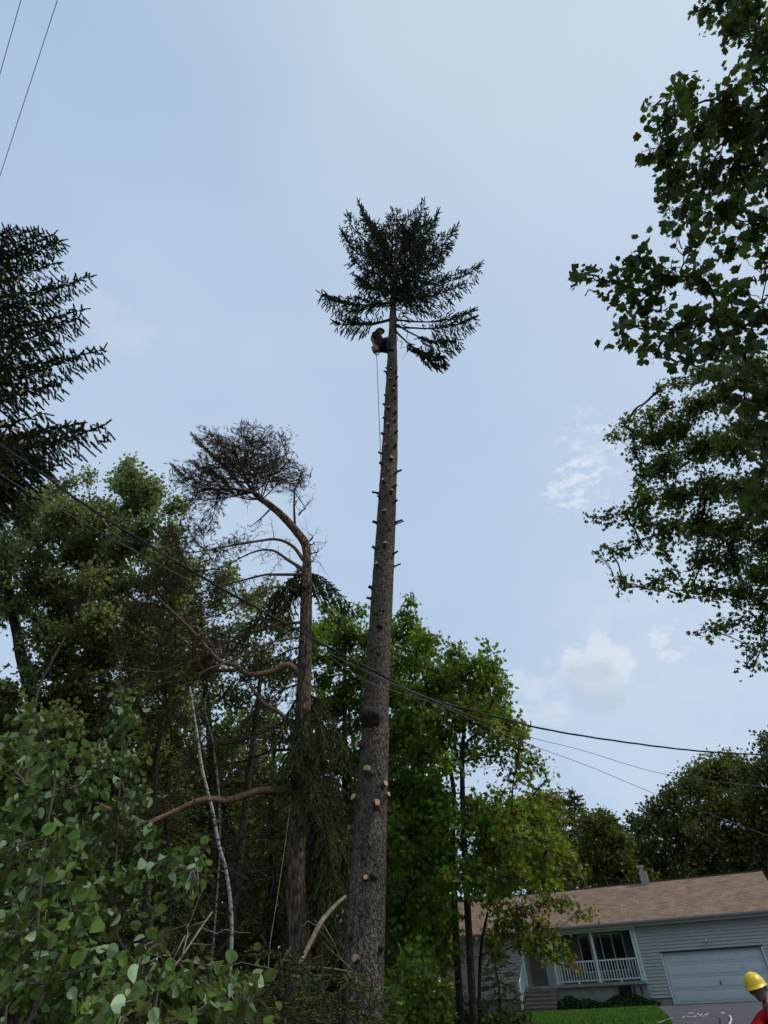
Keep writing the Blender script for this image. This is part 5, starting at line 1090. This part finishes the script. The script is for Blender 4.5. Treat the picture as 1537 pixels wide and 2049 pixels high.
def climber():
    T0, r0 = trunk_at(690); k = depth(T0) / FOC
    base = T0 + np.array([-.40, -.05, -.05]); root = thing('person', 'tree climber in dark clothing roped to the top of the stripped spruce', 'person', tuple(base))
    x = np.array([1.0, 0, 0]); y = np.array([0, 1.0, 0]); z = np.array([0, 0, 1.0]); s = 1.08
    def J(a, b, c, r): p = base + s * (x * a + y * b + z * c); return tuple(p) + ((r[0] * s, r[1] * s) if isinstance(r, tuple) else r * s,)
    joints = [J(0, 0, 0, (.15, .13)), J(-.05, .02, .22, (.14, .12)), J(-.07, .05, .44, (.17, .13)), J(-.06, .06, .56, (.11, .09)), J(-.03, .06, .66, .055),
              J(-.10, -.12, .50, .07), J(-.26, -.06, .24, .055), J(-.16, -.06, -.02, .042), J(-.05, .26, .52, .07), J(.14, .30, .36, .055), J(.33, .18, .42, .042),
              J(.03, -.11, -.04, .105), J(.24, -.18, .02, .08), J(.26, -.10, -.40, .06), J(.36, -.10, -.46, .05), J(.03, .11, -.04, .105), J(.26, .2, -.02, .08), J(.30, .14, -.46, .06), J(.38, .12, -.52, .05)]
    ed = [(0, 1), (1, 2), (2, 3), (3, 4), (3, 5), (5, 6), (6, 7), (3, 8), (8, 9), (9, 10), (0, 11), (11, 12), (12, 13), (13, 14), (0, 15), (15, 16), (16, 17), (17, 18)]
    mb = MB(); add_skin(mb, joints, ed); hc = base + s * (x * .0 + y * .05 + z * .80); F, U_, S = add_head(mb, hc, (.9, -.25, -.05), (.05, 0, 1), s)
    hand(mb, np.array(joints[7][:3]), (-.2, -.2, -1), (1, 0, 0), s, .7); hand(mb, np.array(joints[10][:3]), (1, -.2, .1), (0, -1, 0), s, .5); mb.build('body', M['skin'], root, True)
    def grow(idx, e): return [tuple(joints[i][:3]) + ((joints[i][3][0] + e, joints[i][3][1] + e) if isinstance(joints[i][3], tuple) else joints[i][3] + e,) for i in idx]
    sh = MB(); add_skin(sh, grow([0, 1, 2, 3, 5, 6, 8, 9], .02), [(0, 1), (1, 2), (2, 3), (3, 4), (4, 5), (3, 6), (6, 7)]); sh.build('shirt', M['dark_cloth'], root, True)
    tr = MB(); add_skin(tr, grow([0, 11, 12, 13, 15, 16, 17], .024), [(0, 1), (1, 2), (2, 3), (0, 4), (4, 5), (5, 6)]); tr.build('trousers', M['dark_cloth'], root, True)
    for a in (13, 17):
        bt = MB(); p = np.array(joints[a][:3]); q = np.array(joints[a + 1][:3]); bt.tube([p - x * .07, p, q, q + x * .04], np.array([.055, .075, .062, .035]), 10); bt.build('boot', M['boot'], root, True)
    hard_hat('helmet', root, hc + U_ * .03, F, U_, S, 'helmet_pale', s * 1.03, .012, .02); eyes(root, hc, F, U_, S, s)
    hs = MB(); an = np.linspace(0, 2 * math.pi, 20)
    hs.tube(np.array([base + s * (x * .18 * math.cos(a) + y * .165 * math.sin(a) + z * .05) for a in an]), .028, 6); hs.tube(curve(base + s * (x * .1 - y * .13 + z * .05), base + s * (-x * .02 - y * .16 + z * .5), 0, 6, np.random.default_rng(1), .0), .022, 5)
    hs.build('harness', M['harness'], root, True); rebase(root)
    # lanyard round the trunk
    c = trunk_at(682)[0]; R0 = trunk_at(682)[1] + .03; pts = [base + x * .1 - y * .17 + z * .05]
    for a in np.linspace(-2.2, 2.2, 16): pts.append(c + np.array([R0 * math.cos(a), R0 * math.sin(a), .12]))
    pts.append(base + x * .1 + y * .17 + z * .05); mb = MB(); mb.tube(np.array(pts), .012, 6); o = mb.build('lanyard', M['rope_pale'], None, True); tag(o, 'short lanyard looped round the trunk from the climber belt', 'lanyard')
    # climbing line
    mb = MB(); top = base + np.array([-.14, .10, .02]); n = 30; b0, rb0 = trunk_at(945); mid_ = b0 + np.array([-rb0 * .9, .12, 0]); pts_ = [top + (mid_ - top) * q for q in np.linspace(0, 1, 12)]
    for row in (1000, 1200, 1400, 1600, 1800, 2000): q0, qr = trunk_at(row); pts_.append(q0 + np.array([0, qr + .06, 0]))
    mb.tube(np.array(pts_), .011, 6); o = mb.build('climbing_rope', M['rope'], None, True)
    tag(o, 'thin rope hanging straight down from the climber beside the trunk', 'rope')
    # chainsaw on a strop
    sroot = thing('chainsaw', 'small chainsaw hanging from the climber belt', 'chainsaw', tuple(at(750, 698, YT - .35))); q = np.array(sroot.location)
    d = nrm(np.array([-.25, -.1, .9])); e = nrm(np.array([1.0, -.1, .25])); g = np.cross(d, e)
    def P(a, b, c): return q + (d * a + e * b + g * c) * .85
    mb = MB(); pr = [(-.19, .07, .05), (-.17, .11, .075), (.0, .115, .08), (.11, .10, .07), (.14, .06, .05)]; V = []
    for (a, b, c) in pr:
        for (u, v_) in ((-1, -.6), (-.7, -1), (.7, -1), (1, -.6), (1, .6), (.7, 1), (-.7, 1), (-1, .6)): V.append(P(a, b * u, c * v_))
    mb.add(V, [(i * 8 + j, i * 8 + (j + 1) % 8, (i + 1) * 8 + (j + 1) % 8, (i + 1) * 8 + j) for i in range(4) for j in range(8)]); mb.f += [np.arange(8)[::-1][None], np.arange(8)[None] + 32]; mb.m += [0, 0]; mb.build('engine_housing', M['saw_orange'], sroot, True)
    mb = MB(); V = [P(a, b, c) for c in (-.095, -.088) for (a, b) in ((.0, -.035), (.24, -.03), (.27, 0), (.24, .03), (.0, .035))]
    mb.add(V, [(i, (i + 1) % 5, (i + 1) % 5 + 5, i + 5) for i in range(5)]); mb.add(V, [(0, 4, 3, 2, 1), (5, 6, 7, 8, 9)]); mb.build('guide_bar', M['gutter'], sroot)
    mb = MB(); mb.tube(smooth_path([P(-.16, -.08, .02), P(-.28, -.06, .02), P(-.33, 0, .02), P(-.27, .07, .02), P(-.15, .09, .02)], 16), .017, 7); mb.build('rear_handle', M['saw_black'], sroot, True)
    mb = MB(); mb.tube(smooth_path([P(.05, .11, -.07), P(.08, .18, -.03), P(.08, .17, .08), P(.05, .10, .12), P(.04, .0, .10)], 16), .014, 7); mb.build('front_handle', M['saw_black'], sroot, True); rebase(sroot)
    mb = MB(); mb.tube(np.array([P(-.02, .08, .06), (P(-.02, .08, .06) + base) / 2 + [0, 0, -.03], base + np.array([-.12, -.12, .03])]), .009, 5); o = mb.build('saw_strop', M['rope_pale'], None, True); tag(o, 'short strop tying the chainsaw to the climber belt', 'strap')
climber()
def hanging_line():
    mb = MB(); mb.tube(smooth_path([at(581, 1610, 13.3), at(572, 1680, 13.25), at(556, 1790, 13.2), at(540, 1893, 13.1), at(536, 1960, 13.0)], 30), .006, 5); o = mb.build('tag_line', M['rope_pale'], None, True); tag(o, 'thin pale rope hanging beside the lower pine trunk', 'rope')
hanging_line()
